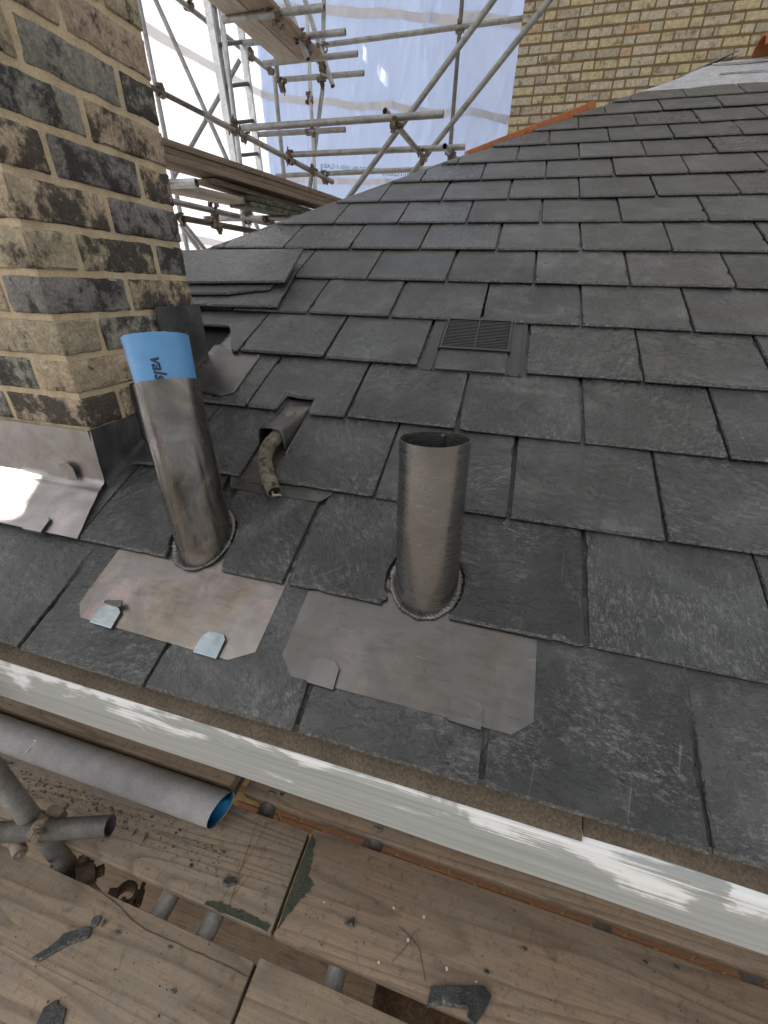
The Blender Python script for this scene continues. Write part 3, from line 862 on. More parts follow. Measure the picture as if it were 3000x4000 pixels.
bo = mk('pipe_wall', o_ + i_, fs, [BLUE, BLUE_RAW], bp, None, False, mi); smooth_by_angle(bo, 50)

def text_mesh(txt, size, ext=0.0):
    cu = bpy.data.curves.new('txt', 'FONT'); cu.body = txt; cu.size = size; cu.offset = ext; cu.resolution_u = 3
    ob = bpy.data.objects.new('txt', cu); COL.objects.link(ob)
    dg = bpy.context.evaluated_depsgraph_get()
    me = bpy.data.meshes.new_from_object(ob.evaluated_get(dg))
    bm = bmesh.new(); bm.from_mesh(me); bmesh.ops.triangulate(bm, faces=bm.faces[:])
    for _ in range(4):
        es = [e for e in bm.edges if e.calc_length() > size * .12]
        if es: bmesh.ops.subdivide_edges(bm, edges=es, cuts=1); bmesh.ops.triangulate(bm, faces=bm.faces[:])
    bm.verts.index_update()
    vs = [v.co.copy() for v in bm.verts]; fs = [tuple(v.index for v in f_.verts) for f_ in bm.faces]; bm.free()
    bpy.data.objects.remove(ob); bpy.data.curves.remove(cu); bpy.data.meshes.remove(me)
    return vs, fs
# lettering printed down the pipe: wrap the flat text round the wall
tv, tf = text_mesh('vals', .031, .0009)
va = math.atan2((CAM - b1).dot(y1), (CAM - b1).dot(x1)) - .30
vs = []
for p in tv:
    hh = .395 - p.x * .95; a = va + (p.y) / .060
    sk = p.y * .25
    rr = .0578 + .0035 * max(0, (hh - .345) / .09)
    vs.append(b1 + a1 * (hh - sk) + (x1 * math.cos(a) + y1 * math.sin(a)) * (rr + .0003))
mk('lettering', vs, tf, INK, bo)

# ------------------------------------------------------------------ lead cable cowl and its flexible conduit
cw = thing('cable_cowl', roofp(.30, .60), 'small dark lead hood in a notch of the slates, over a cable', 'cable cowl')
poly_sheet([(.232, .470), (.242, .455), (.476, .456), (.498, .482), (.498, .535), (.20, .535)], .036, .0015, LEAD_CW, 'base_sheet', cw, .0, .03, 2)
poly_sheet([(.252, .48), (.338, .48), (.338, .80), (.252, .80)], .0378, .0015, LEAD_CW, 'raised_strip', cw, .0, .03, 2)
# hood: an inverted channel that dies into the sheet up the slope
g = G(); prof = []
def hood(t, w, hgt):
    u0 = .259 + .008 * t; u1 = .330 + .001 * t
    s = .588 + (.775 - .588) * t; hh = hgt * (1 - t) + .004
    pr = [(u0, 0), (u0 + .001, hh * .45), (u0 + .003, hh * .82), (u0 + .008, hh), ((u0 + u1) / 2, hh * 1.05), (u1 - .010, hh), (u1 - .004, hh * .85), (u1, hh * .45), (u1 + .004, 0)]
    return [(u, s + h * .50 * (1 - t), .0385 - .044 * s + h) for u, h in pr]
rows = [hood(i / 14, 0, .050) for i in range(15)]
vs = [roofp(*p) for r in rows for p in r]; L = 9
fs = [(i * L + j, i * L + j + 1, (i + 1) * L + j + 1, (i + 1) * L + j) for i in range(14) for j in range(L - 1)]
hd = mk('hood', vs, fs, LEAD_CW, cw); smooth_by_angle(hd, 70)
md = hd.modifiers.new('thickness', 'SOLIDIFY'); md.thickness = .0028; md.offset = 0
for (u0, ua) in ((.259, .267), (.335, .332)):
    g = G(); pts, rads = [], []
    for i in range(70):
        t = i / 69; pts.append(roofp(u0 + (ua - u0) * t, .585 + .19 * t, .0128 - .008 * t)); rads.append(.003 + .0016 * ((i * .37) % 1))
    g.tube(pts, .004, 6, rads=rads); g.build('weld', LEAD_B, cw, smooth=True)
cb = thing('flexible_conduit', roofp(.31, .60, .05), 'dusty ribbed flexible conduit hanging out of the small lead hood', 'conduit')
ctrl = [(.300, .720, .018), (.302, .670, .026), (.304, .615, .040), (.303, .575, .048), (.310, .535, .046), (.330, .500, .040), (.352, .470, .038), (.372, .448, .038)]
def cat(P, t):
    n = len(P) - 1; i = min(int(t * n), n - 1); f = t * n - i
    p = [Vector(P[max(0, min(n, i + q))]) for q in (-1, 0, 1, 2)]
    return .5 * ((2 * p[1]) + (p[2] - p[0]) * f + (2 * p[0] - 5 * p[1] + 4 * p[2] - p[3]) * f * f + (3 * p[1] - p[0] - 3 * p[2] + p[3]) * f ** 3)
pts, rads = [], []
NR = 400
for i in range(NR + 1):
    t = i / NR; pts.append(roofp(*cat(ctrl, t))); rads.append(.0162 + .0016 * math.sin(t * 62 * 2 * math.pi))
a = M('dusty_conduit'); c = a.coords((1, 1, 1), False)
col = a.ramp(a.noise(c, 55, 5, .7), [(.34, (.05, .045, .036)), (.50, (.21, .185, .135)), (.75, (.32, .285, .21))])
COND = a.principled(col, .85, 0, .3, a.bump(a.noise(c, 300, 3, .6), .5, .001))
g = G(); g.tube(pts, .015, 14, False, rads=rads)
end = pts[-1]; dr = (pts[-1] - pts[-6]).normalized()
g.build('corrugated_tube', COND, cb, smooth=True)
g = G(); sd1 = dr.cross(Vector((0, 0, 1))).normalized(); n_ = 14
g.add([end - dr * .004 + (sd1 * math.cos(2 * math.pi * k / n_) + sd1.cross(dr) * math.sin(2 * math.pi * k / n_)) * .0145 for k in range(n_)], [tuple(range(n_))])
g.build('dark_mouth', BLACK_IN, cb)
g = G(); g.tube([end - dr * .01 + sd1 * .003, end + dr * .008 + sd1 * .006, end + dr * .014 + Vector((.012, .002, .004))], .0028, 8)
g.build('cable_end', RUST_PALE, cb, smooth=True)
g = G(); g.tube([end - dr * .004 - sd1 * .008, end + dr * .012 - sd1 * .022 + Vector((0, 0, -.004))], .002, 6); g.build('cable_end', BLACK_PL, cb)

# ------------------------------------------------------------------ slate vent in the fifth course
vt = thing('roof_vent', roofp(.755, 1.08), 'black plastic louvred vent tile set among the slates', 'roof vent')
RX, RY, RZ = (1, 0, 0), (0, CT, ST), (0, -ST, CT)
def rbox(u0, u1, s0, s1, n0, n1, name, mat, parent, bev=.0):
    n0, n1 = n0 + .0030, n1 + .0030
    g = G(); g.box(roofp((u0 + u1) / 2, (s0 + s1) / 2, (n0 + n1) / 2), u1 - u0, s1 - s0, n1 - n0, RX, RY, RZ, bev=bev)
    return g.build(name, mat, parent)
rbox(.606, .897, .970, 1.26, .004, .0105, 'base_plate', BLACK_PL, vt, .001)
rbox(.650, .848, .974, 1.072, .011, .0145, 'slate_panel', SLATE, vt, .001)
for (ua, ub) in ((.638, .642), (.856, .860), (.886, .889)): rbox(ua, ub, .971, 1.24, .011, .014, 'rib', BLACK_PL, vt)
for (ua, ub, sa, sb) in ((.648, .653, 1.075, 1.228), (.845, .850, 1.075, 1.228), (.747, .751, 1.078, 1.228), (.642, .856, 1.070, 1.0765), (.653, .845, 1.226, 1.232)):
    rbox(ua, ub, sa, sb, .011, .0195, 'grille_frame', BLACK_PL, vt, .0008)
for side in (0, 1):
    ua, ub = ((.6535, .7465), (.7515, .8445))[side]
    for i in range(19):
        s = 1.0805 + i * .00775
        rbox(ua, ub, s, s + .0036, .011, .0170, 'louvre', BLACK_PL, vt)

# ------------------------------------------------------------------ loose slates
def loose(poly, n, seed, label, tilt=0.0, group=None, t=.008, rag=1.3):
    u = sum(p[0] for p in poly) / len(poly); s = min(p[1] for p in poly)
    v, f, mi = slate_mesh([(p[0] - u, p[1] - s) for p in poly], t, seed, rag=rag, chip=1.4)
    me = bpy.data.meshes.new('loose_slate'); me.from_pydata(v, [], f)
    me.materials.append(SLATE); me.materials.append(SLATE_E); me.polygons.foreach_set('material_index', mi); me.update()
    o = place('loose_slate', me, roofp(u, s, n)); o.rotation_euler = (TH + tilt, 0, 0)
    return tag(o, label, 'slate', group)
LG = 'loose slates lying on the roof'
loose([(-.47, 1.215), (.034, 1.236), (.002, 1.520), (-.47, 1.51)], .034, 41, 'lowest loose slate of the pile behind the chimney, its tail closest to the lead', 0, LG)
loose([(-.46, 1.27), (-.19, 1.290), (-.10, 1.318), (-.034, 1.33), (-.036, 1.40), (-.05, 1.55), (-.46, 1.53)], .045, 42, 'middle loose slate with a broken corner in the pile behind the chimney', 0, LG)
loose([(-.60, 1.325), (.018, 1.362), (-.006, 1.622), (-.60, 1.60)], .058, 43, 'uppermost big loose slate on the pile behind the chimney', 0, LG)
def world_slate(corners, seed, label, t=.008):
    A_, B_, C_ = [Vector(c) for c in corners]
    ex = (B_ - A_); w = ex.length; ex.normalize(); ey = (C_ - A_); ey -= ex * ey.dot(ex); h = ey.length; ey.normalize(); ez = ex.cross(ey)
    v, f, mi = slate_mesh([(0, 0), (w, 0), (w, h), (0, h)], t, seed, rag=1.4)
    me = bpy.data.meshes.new('loose_slate'); me.from_pydata(v, [], f)
    me.materials.append(SLATE); me.materials.append(SLATE_E); me.polygons.foreach_set('material_index', mi); me.update()
    o = place('loose_slate', me, A_)
    o.rotation_euler = Matrix((ex, ey, ez)).transposed().to_euler()
    return tag(o, label, 'slate', LG)
for i, lab in enumerate(('front slate of the tilted bundle sticking up at the hip top', 'middle slate of the tilted bundle sticking up at the hip top', 'rear slate of the tilted bundle sticking up at the hip top')):
    A_ = Vector((1.705, 3.800, 1.962)) + Vector((.03 * i, .02 * i, -.004 * i))
    world_slate([A_, Vector((2.095, 4.150, 2.180)) + Vector((.004 * i, .01 * i, -.024 * i)), A_ + Vector((.04, .20, .052 - .006 * i))], 60 + i, lab)
# terracotta ridge tile just entering the frame at the top right
rt = G(); A_ = roofp(2.16, 4.50, .05); d = Vector((1, .1, .12)).normalized(); sd1 = Vector((0, 1, 0)); 
for i in range(8):
    a0, a1_ = math.pi * i / 8, math.pi * (i + 1) / 8
    ring = lambda a, r, q: A_ + d * q + sd1 * math.cos(a) * r + Vector((0, 0, 1)) * math.sin(a) * r * .8
    rt.add([ring(a0, .10, 0), ring(a1_, .10, 0), ring(a1_, .10, .42), ring(a0, .10, .42), ring(a0, .085, 0), ring(a1_, .085, 0), ring(a1_, .085, .42), ring(a0, .085, .42)],
           [(0, 3, 2, 1), (4, 5, 6, 7), (0, 1, 5, 4), (3, 7, 6, 2)])
TERRA = plain('terracotta', (.34, .12, .055), .85, 0, .3)
o = rt.build('ridge_tile', TERRA, None, A_, True); tag(o, 'terracotta ridge tile lying at the top right of the roof', 'ridge tile')
# little stone-like slate chip on the first clip, curl of copper on the upper slates
v, f, mi = slate_mesh([(0, 0), (.004, .007), (.038, .013), (.045, .003), (.038, -.003)], .004, 77, .004)
o = mk('slate_chip', [roofp(.123 + a, .121 + b, .0315 + c) for a, b, c in v], f, [SLATE, SLATE_E], None, roofp(.123, .121, .0315), False, mi)
tag(o, 'flat slate chip tucked above the left zinc clip', 'slate chip')
g = G(); g.tube([roofp(1.775 + .010 * math.cos(t * .5), 3.06 + .016 * math.sin(t * .5), .024 + .003 * math.sin(t)) for t in range(7)], .0025, 6)
o = g.build('wood_shaving', WOOD_OR, None, roofp(1.78, 3.06, .03), True); tag(o, 'tiny curled orange shaving on the upper right slates', 'shaving')

# ------------------------------------------------------------------ brick wall behind the roof
bw = thing('brick_wall', (1.8, 5.92, 1.6), 'yellow stock brick wall of the neighbouring house behind the roof', 'wall')
g = G(); g.box((2.6, 6.04, 2.6), 4.2, .225, 3.4); g.build('mortar_backing', MORTAR_WALL, bw)
def wall_brick(w, seed):
    v, f = rough_box(-w / 2, w / 2, -.05, .05, -.0325, .0325, seed, .008, .002, .004) if False else (None, None)
    gg = G(); gg.box((0, 0, 0), w, .1, .0615, bev=.006)
    vs = [p + Vector((nz(*(p * 1), sc=60) * .0015, nz(p.x + seed, p.y, p.z, 45) * .002, nz(p.x, p.y + seed, p.z, 60) * .0015)) for p in gg.v]
    me = bpy.data.meshes.new('brick'); me.from_pydata([tuple(p) for p in vs], [], gg.f); me.materials.append(BRICK_WALL); me.update()
    return me
STR = [wall_brick(.212, i) for i in range(5)]; HDR = [wall_brick(.102, 20 + i) for i in range(4)]
zmin = lambda x: 2.02 + (x - .5) * .27
cnt = 0
for r in range(22):
    z = 1.96 + r * .0795; x = .5 + (0 if r % 2 else .0)
    pat = [1, 0] if r % 2 else [0, 1]
    k = 0
    if r % 3 == 2: pat = [1, 1, 0]
    while x < 3.4:
        st = pat[k % len(pat)]; w = .212 if st else .102; k += 1
        if z > zmin(x) and cnt < 300:
            o = place('brick', random.choice(STR if st else HDR), (x + w / 2, 5.974 + random.uniform(-.003, .002), z + random.uniform(-.002, .002)), bw)
            o.rotation_euler = (0, random.uniform(-.006, .006), 0); cnt += 1
        x += w + .0145

# ------------------------------------------------------------------ sheeting round the scaffold
def sheet(name, A_, B_, z0, z1, mat, amp, sd, slits=(), nu=90, nv=60, crease=0.0):
    A_, B_ = Vector(A_), Vector(B_); d = (B_ - A_); nrm = Vector((d.y, -d.x, 0)).normalized()
    vs = []
    def fold(u, v):
        w = amp * (nz(u * 7, v * 2.2, sd) + .5 * nz(u * 19, v * 5, sd + 4) + .25 * nz(u * 40, v * 16, sd + 9))
        if crease:
            q = u + .25 * v
            w += crease * (abs(nz(q * 16, v * 3, sd + 20)) + .6 * abs(nz((u - .35 * v) * 30, v * 7, sd + 31)) + .35 * abs(nz(u * 60, v * 34, sd + 40)))
        return w
    for j in range(nv + 1):
        for i in range(nu + 1):
            u, v = i / nu, j / nv; p = A_ + d * u; p.z = z0 + (z1 - z0) * v
            vs.append(p + nrm * fold(u, v))
    cut = set()
    for T, w in slits:                      # torn slits: where a ray from T towards the sun leaves the enclosure
        T = Vector(T); t = (A_ - T).dot(nrm) / sdir.dot(nrm); P = T + sdir * t
        i0, j0 = int((P - A_).dot(d) / d.length_squared * nu), int((P.z - z0) / (z1 - z0) * nv)
        for q in range(w): cut.add((i0 + q, j0))
    fs = [(j * (nu + 1) + i, j * (nu + 1) + i + 1, (j + 1) * (nu + 1) + i + 1, (j + 1) * (nu + 1) + i) for j in range(nv) for i in range(nu) if (i, j) not in cut]
    o = mk(name, vs, fs, mat, None, A_); o.data.polygons.foreach_set('use_smooth', [True] * len(fs))
    def at(u, z, off):
        v = (z - z0) / (z1 - z0); p = A_ + d * u; p.z = z
        return p + nrm * (fold(u, v) + off)
    return o, at
SB, atB = sheet('plastic_sheet', (-3.45, 7.6, 0), (1.9, 7.6, 0), -.5, 6.5, SHEET_B, .09, 2, (), 240, 160, .07)
tag(SB, 'white plastic sheeting with sky blue put into its colour, across the back of the scaffold', 'sheeting')
SL, atL = sheet('plastic_sheet', (-4.95, -3.6, 0), (-3.45, 7.6, 0), -.5, 8.0, SHEET_L, .07, 11, [((-.45, .305, .18), 1), ((1.28, .86, .44), 1), ((-1.75, 7.5, 3.55), 1), ((-1.95, 7.5, 3.75), 1), ((.62, 5.9, 2.35), 1)])
tag(SL, 'bright white plastic sheeting along the left side of the scaffold', 'sheeting')
g = G(); nn_ = 24; vs = []
for j in range(nn_ + 1):
    for i in range(nn_ + 1):
        x = -5.2 + 13 * i / nn_; y = -1.2 + 9.2 * j / nn_; vs.append((x, y, 6.3 + .12 * y + .05 * nz(x, y, 3)))
g.add(vs, [(j * (nn_ + 1) + i, j * (nn_ + 1) + i + 1, (j + 1) * (nn_ + 1) + i + 1, (j + 1) * (nn_ + 1) + i) for j in range(nn_) for i in range(nn_)])
tr = g.build('temporary_roof', ROOFSHEET, None, (1, 3, 6.5)); tag(tr, 'white sheeted temporary scaffold roof above the job', 'temporary roof')
def band(parent, at, z0a, z1a, hgt, off, sd):
    n = 60; vs = []
    for i in range(n + 1):
        u = i / n; z = z0a + (z1a - z0a) * u + .03 * nz(u * 9, 0, sd); h = hgt * (1 + .25 * nz(u * 13, 2, sd))
        vs += [at(u, z - h / 2, off), at(u, z + h / 2, off)]
    mk('seam_band', vs, [(2 * i, 2 * i + 2, 2 * i + 3, 2 * i + 1) for i in range(n)], TAPE, parent)
band(SB, atB, 4.25, 3.60, .10, .012, 1); band(SB, atB, 3.28, 2.66, .09, .012, 2); band(SB, atB, 2.25, 2.0, .08, .012, 3)
for i, (za, zb) in enumerate(((3.95, 4.35), (2.95, 3.30), (2.05, 2.15), (1.2, 1.2))): band(SL, atL, za, zb, .10, -.012 if False else .012, 5 + i)
def sheet_text(txt, u0, z0, size, slope):
    tv, tf = text_mesh(txt, size)
    Lx = max(p.x for p in tv)
    vs = [atB(u0 + (Lx - p.x) / 5.35, z0 + p.y - slope * (Lx - p.x), .02) for p in tv]
    mk('printed_text', vs, tf, INK_GREY, SB)
sheet_text('FLAME RETARDANT SHEETING TESTED TO EN 13501-1 CLASS B', -.10 + .0, 2.55, .085, .09) if False else None
sheet_text('TESTED TO EN 13501-1 CLASS B', .175, 2.37, .075, .09)
sheet_text('EN 13501-1 CLASS B', .375, 2.24, .075, .06)
sheet_text('FR SAFFOND', .09, 2.43, .075, .06) if False else None

# ------------------------------------------------------------------ scaffold behind the roof
sc = thing('scaffold', (-1.2, 4.6, 0), 'galvanised tube and coupler scaffold standing in front of the sheeting', 'scaffold')
TUBES = [('standard',(-3.378,4.955,3.225),(-2.849,4.352,0.893)),('brace',(-3.113,4.875,3.168),(-2.294,5.043,1.225)),('ledger',(-2.960,4.275,2.360),(-2.640,4.769,2.248)),
('ledger',(-1.974,3.764,1.941),(-1.283,4.982,1.685)),('brace',(-2.640,5.581,2.945),(-3.253,5.103,1.980)),('ledger',(-2.907,5.003,3.194),(-2.389,5.874,2.927)),
('standard',(-2.260,4.572,2.968),(-2.122,4.408,1.688)),('standard',(-2.124,4.455,2.908),(-1.958,4.238,1.110)),('standard',(-1.913,5.056,3.137),(-1.927,5.098,2.598)),
('standard',(-2.155,5.476,2.743),(-2.023,5.275,1.712)),('standard',(-1.825,5.699,3.394),(-1.693,5.427,1.618)),('standard',(-1.634,5.753,3.400),(-1.670,5.704,2.711)),
('standard',(-1.659,5.692,2.685),(-1.779,5.403,1.616)),('ledger',(-1.894,5.944,3.131),(0.542,6.111,3.227)),('putlog',(-1.827,3.992,2.581),(-0.920,3.989,2.570)),
('putlog',(-2.034,4.657,2.702),(-0.981,4.629,2.684)),('putlog',(-2.024,5.000,2.678),(-1.005,5.041,2.693)),('putlog',(-2.118,5.467,2.711),(-1.070,5.436,2.689)),
('ledger',(-1.638,3.799,1.847),(0.116,3.789,1.846)),('putlog',(-2.154,4.937,2.111),(-1.123,4.977,2.118)),('ledger',(-1.567,4.447,1.811),(0.205,4.574,1.833)),
('ledger',(-2.115,5.250,1.814),(0.040,5.434,1.864)),('brace',(-0.979,4.404,1.361),(0.335,4.447,2.687)),('brace',(-0.463,4.778,1.569),(0.761,4.721,2.762)),
('putlog',(-0.359,3.809,1.893),(-0.199,4.738,1.790)),('putlog',(0.064,4.264,1.770),(0.113,5.194,1.823)),('standard',(-0.227,6.456,3.565),(-0.162,6.039,1.980)),
('ledger',(-1.622,4.209,2.762),(-1.494,5.292,2.737)),('brace',(-1.511,4.549,2.893),(-1.296,4.491,2.485)),('brace',(-1.642,5.363,3.136),(-1.345,5.216,2.535)),
('ledger',(-2.136,3.341,1.277),(-1.633,4.261,1.207)),('ledger',(-2.091,3.346,1.161),(-1.707,3.957,1.122)),('putlog',(-2.216,3.880,1.222),(-1.163,3.922,1.223)),
('brace',(-2.771,4.206,1.223),(-2.630,4.319,0.941)),('brace',(-2.646,4.112,1.206),(-2.505,4.241,0.954)),('putlog',(-1.370,2.378,1.203),(-1.153,2.376,1.203))]
for i, (nm, a, b) in enumerate(TUBES):
    a, b = Vector(a), Vector(b); d = (b - a).normalized()
    if nm == 'standard': a, b = (a - d * .9, b + d * .9) if i not in (8, 9, 11, 12) else ((a - d * .9, b) if i in (8, 11) else (a, b + d * .5))
    elif nm == 'brace' and i in (1, 22, 23): a, b = a - d * .5, b + d * .5
    elif nm == 'brace' and i in (28, 29): a = a - d * .6
    elif nm == 'brace' and i == 4: b = b + d * .4
    elif nm == 'brace': b = b + d * .4
    elif i in (2, 5, 27, 30, 31): a = a - d * .6
    elif i == 35: a = a - d * .8
    m_ = STEEL_BR if i in (7, 10, 35) else (STEEL_DK if i in (26, 31, 2) else STEEL)
    g = G(); g.hollow(a, b, .0242, .0205, 16); g.build(nm, m_, sc, smooth=True)
# the swivel couplers: two clamp bands, bolts and nuts
def coupler_mesh():
    g = G()
    for (off, ax) in ((Vector((0, 0, .03)), 0), (Vector((0, 0, -.03)), 1)):
        n = 14
        for w0, w1, ro in ((-.022, .022, .031),):
            vs = []
            for w in (w0, w1):
                for r in (.0245, ro):
                    for k in range(n):
                        a = 2 * math.pi * k / n; c, s_ = math.cos(a) * r, math.sin(a) * r
                        vs.append(off + (Vector((w, c, s_)) if ax == 0 else Vector((c, w, s_))))
            fs = []
            for q in range(n):
                q2 = (q + 1) % n
                fs += [(n + q, n + q2, 3 * n + q2, 3 * n + q), (q, 2 * n + q, 2 * n + q2, q2), (q, q2, n + q2, n + q), (2 * n + q, 3 * n + q, 3 * n + q2, 2 * n + q2)]
            g.add(vs, fs)
        ex = Vector((0, 1, 0)) if ax == 0 else Vector((1, 0, 0))
        p = off + ex * .040
        g.box(p, .028 if ax == 0 else .022, .022 if ax == 0 else .028, .02)
        g.tube([p + Vector((0, 0, -.035)), p + Vector((0, 0, .045))], .0065, 8)
        g.tube([p + Vector((0, 0, .012)), p + Vector((0, 0, .026))], .012, 6)
        g.box(off - ex * .036, .03, .03, .03)
    g.box((0, 0, 0), .03, .03, .03)
    me = bpy.data.meshes.new('coupler'); me.from_pydata([tuple(p) for p in g.v], [], g.f); me.materials.append(RUST); me.update()
    return me
CM = coupler_mesh()
COUP = [(-2.876,4.405,2.342),(-2.868,5.065,3.186),(-2.527,5.639,3.007),(-2.396,5.859,2.938),(-1.796,4.078,1.882),(-1.398,4.009,2.613),(-1.315,3.972,2.537),(-1.380,4.509,2.631),(-1.308,4.518,2.578),(-1.463,5.250,2.712),(-1.866,5.076,2.531),(-1.556,5.427,2.652),(-1.776,5.568,2.567),(-1.513,4.962,2.116),(-1.842,3.997,1.915),(-0.259,3.765,1.795),(-0.181,4.511,1.761),(0.083,4.537,1.778),(-0.166,6.065,3.204),(-1.492,5.301,2.862),(-1.462,5.250,2.713),(-2.067,3.381,1.153),(-1.955,3.677,1.264),(-1.939,3.601,1.170),(-1.753,3.905,1.235),(-1.528,3.903,1.214),(-1.513,4.437,1.786),(-1.415,4.749,1.744),(-1.335,4.891,1.712),(-1.908,3.628,1.126)]
for i, p in enumerate(COUP):
    o = place('coupler', CM, Vector(p), sc)
    o.rotation_euler = (math.radians(90) * (i % 2) + random.uniform(-.2, .2), random.uniform(-.2, .2), math.radians(90) * (i % 3) + random.uniform(-.3, .3))

# ladder
ld = thing('ladder', (-2.15, 4.6, .8), 'aluminium ladder standing upright among the scaffold tubes', 'ladder')
La0, La1, Lb0, Lb1 = Vector((-2.19, 4.359, 2.874)), Vector((-2.118, 4.367, 1.823)), Vector((-2.24, 4.964, 3.128)), Vector((-2.138, 4.904, 1.943))
la, lb = (La1 - La0), (Lb1 - Lb0)
for (p, q) in ((La0 - la * .4, La1 + la * .3), (Lb0 - lb * .4, Lb1 + lb * .3)):
    d = (q - p).normalized(); side = Vector((1, 0, 0)); fr = d.cross(side).normalized(); g = G()
    g.box((p + q) / 2, (q - p).length, .07, .026, d, d.cross(fr).normalized(), fr, bev=.003); g.build('stile', ALU, ld)
for t in (-.22, .01, .25, .515, .765, 1.0, 1.22):
    g = G(); g.tube([La0 + la * (t + .02), Lb0 + lb * t], .016, 10); g.build('rung', STEEL_DK, ld, smooth=True)

# ------------------------------------------------------------------ timber boards on the far scaffold
def board(name, A_, B_, w, t, mats, label, cat='board', group=None, side=None, up=None, bev=.003, ends=None, ret=False, sag=0.0):
    A_, B_ = Vector(A_), Vector(B_); d = (B_ - A_).normalized(); L = (B_ - A_).length
    up = Vector(up) if up else Vector((0, 0, 1)); up = (up - d * up.dot(d)).normalized(); sdv = up.cross(d)
    bm = bmesh.new(); bmesh.ops.create_cube(bm, size=1.0)
    for v in bm.verts: v.co = Vector((v.co.x * L, v.co.y * w, v.co.z * t))
    bmesh.ops.bevel(bm, geom=bm.edges[:], offset=bev, segments=2, affect='EDGES', profile=.6)
    bmesh.ops.subdivide_edges(bm, edges=[e for e in bm.edges if e.calc_length() > .5 * L], cuts=int(L / .05))
    rs = random.Random(label + name)
    q = rs.uniform(0, 50)
    for v in bm.verts:
        v.co.y += .0035 * nz(v.co.x * 1.3, q, 0) + .0015 * nz(v.co.x * 9, q, v.co.y * 3)
        v.co.z += .0018 * nz(v.co.x * 1.1, q, 4) + sag * nz(v.co.x * .8, q, 8)
    me = bpy.data.meshes.new(name); bm.to_mesh(me); bm.free()
    for mm in (mats if isinstance(mats, (list, tuple)) else [mats]): me.materials.append(mm)
    me.update()
    o = place(name, me, (A_ + B_) / 2)
    R = Matrix((d, sdv, up)).transposed(); o.rotation_euler = R.to_euler()
    smooth_by_angle(o, 30)
    return tag(o, label, cat, group), R
FB = 'boards stacked on the far scaffold'
dA = Vector((.293, 2.239, .04)).normalized()
A0, A1 = Vector((-1.447, 2.498, 1.345)), Vector((-1.154, 4.737, 1.403))
perp = Vector((-.99, .13, 0))
board('timber_board', A0 - dA * .9 + perp * .1125 + Vector((0, 0, .019)), A1 + dA * .6 + perp * .1125 + Vector((0, 0, .019)), .225, .037, WOOD_EDGE, 'lowest long board of the far stack that runs behind the hip', 'board', FB)
board('timber_board', A0 - dA * .9 + perp * .118 + Vector((0, 0, .058)), A1 + dA * .6 + perp * .118 + Vector((0, 0, .058)), .225, .037, WOOD_EDGE, 'middle long board of the far stack that runs behind the hip', 'board', FB)
b_, R_ = board('timber_board', A0 - dA * .2 + perp * .108 + Vector((0, 0, .098)), A1 + dA * .6 + perp * .108 + Vector((0, 0, .098)), .225, .037, WOOD_EDGE, 'top long board of the far stack that runs behind the hip', 'board', FB)
board('timber_batten', A0 - dA * .3 + perp * .15 + Vector((0, 0, .128)), A0 + dA * 1.1 + perp * .15 + Vector((0, 0, .128)), .05, .022, WOOD_OR, 'orange batten lying on top of the far board stack', 'batten')
B0, B1 = Vector((-1.35, 2.435, 1.191)), Vector((-1.4, 4.375, 1.298))
dB = (B1 - B0).normalized()
board('timber_board', B0 - dB * .8 + Vector((-.11, 0, .019)), B1 + dB * .5 + Vector((-.11, 0, .019)), .225, .037, WOOD_PALE, 'wide pale board slung below the far stack, seen from underneath', 'board', FB)
C0, C1 = Vector((-1.428, 3.196, 1.316)), Vector((-1.291, 4.543, 1.335))
board('timber_board', C0 + Vector((-.09, -.2, .018)), C1 + Vector((-.09, .3, .018)), .18, .034, WOOD_OR if False else WOOD_W, 'short fresh sawn board with pale orange end under the stack', 'board', FB)
D0, D1 = Vector((-1.322, 3.285, 1.217)), Vector((-1.235, 4.166, 1.269))
board('timber_board', D0 + Vector((-.11, 0, .018)), D1 + Vector((-.10, .4, .018)), .21, .034, WOOD_MOSS, 'green ended lower board poking out below the stack', 'board', FB)
board('timber_board', D0 + Vector((-.115, -.03, .055)), D1 + Vector((-.105, .4, .055)), .21, .034, WOOD_MOSS, 'green ended upper board poking out below the stack', 'board', FB)
U0, U1 = Vector((-1.703, 3.567, 2.505)), Vector((-1.705, 4.818, 2.626))
for i, lab in enumerate(('inner board of the high scaffold platform seen from below', 'outer board of the high scaffold platform seen from below')):
    board('platform_board', U0 + Vector((.02 + .235 * i, -.6, .06)), U1 + Vector((.02 + .235 * i, .12, .04)), .225, .037, WOOD_PALE if i == 0 else WOOD_W, lab, 'board', 'boards of the high platform')

# ------------------------------------------------------------------ walkway scaffold at the eave
ZB = -.77
BG = 'walkway boards along the eave'
def deck_board(name, x0, x1, y0, y1, mats, label, z=ZB, skew=0.0, t=.038, group=BG):
    return board(name, (x0, (y0 + y1) / 2 - skew / 2, z - t / 2), (x1, (y0 + y1) / 2 + skew / 2, z - t / 2), y1 - y0, t, mats, label, 'board', group, bev=.004)[0]
bA = deck_board('scaffold_board', -3.0, .493, -.066, .160, WOOD, 'left walkway board under the grey roll, with two scored lines near its end', ZB, -.012)
bB = deck_board('scaffold_board', .502, 4.4, -.072, .168, WOOD_W, 'right walkway board with paint spots and the notched dark offcut on it', ZB)
bC = deck_board('scaffold_board', -3.0, .480, -.345, -.112, WOOD, 'near left walkway board with the long slate shard on it', ZB, -.028)
bD = deck_board('scaffold_board', .489, 4.4, -.345, -.116, WOOD, 'near right walkway board butted at the bottom edge of the picture', ZB)
bF = deck_board('scaffold_board', .245, 4.4, .196, .415, WOOD_W, 'far walkway board half hidden under the fascia on the right', ZB)
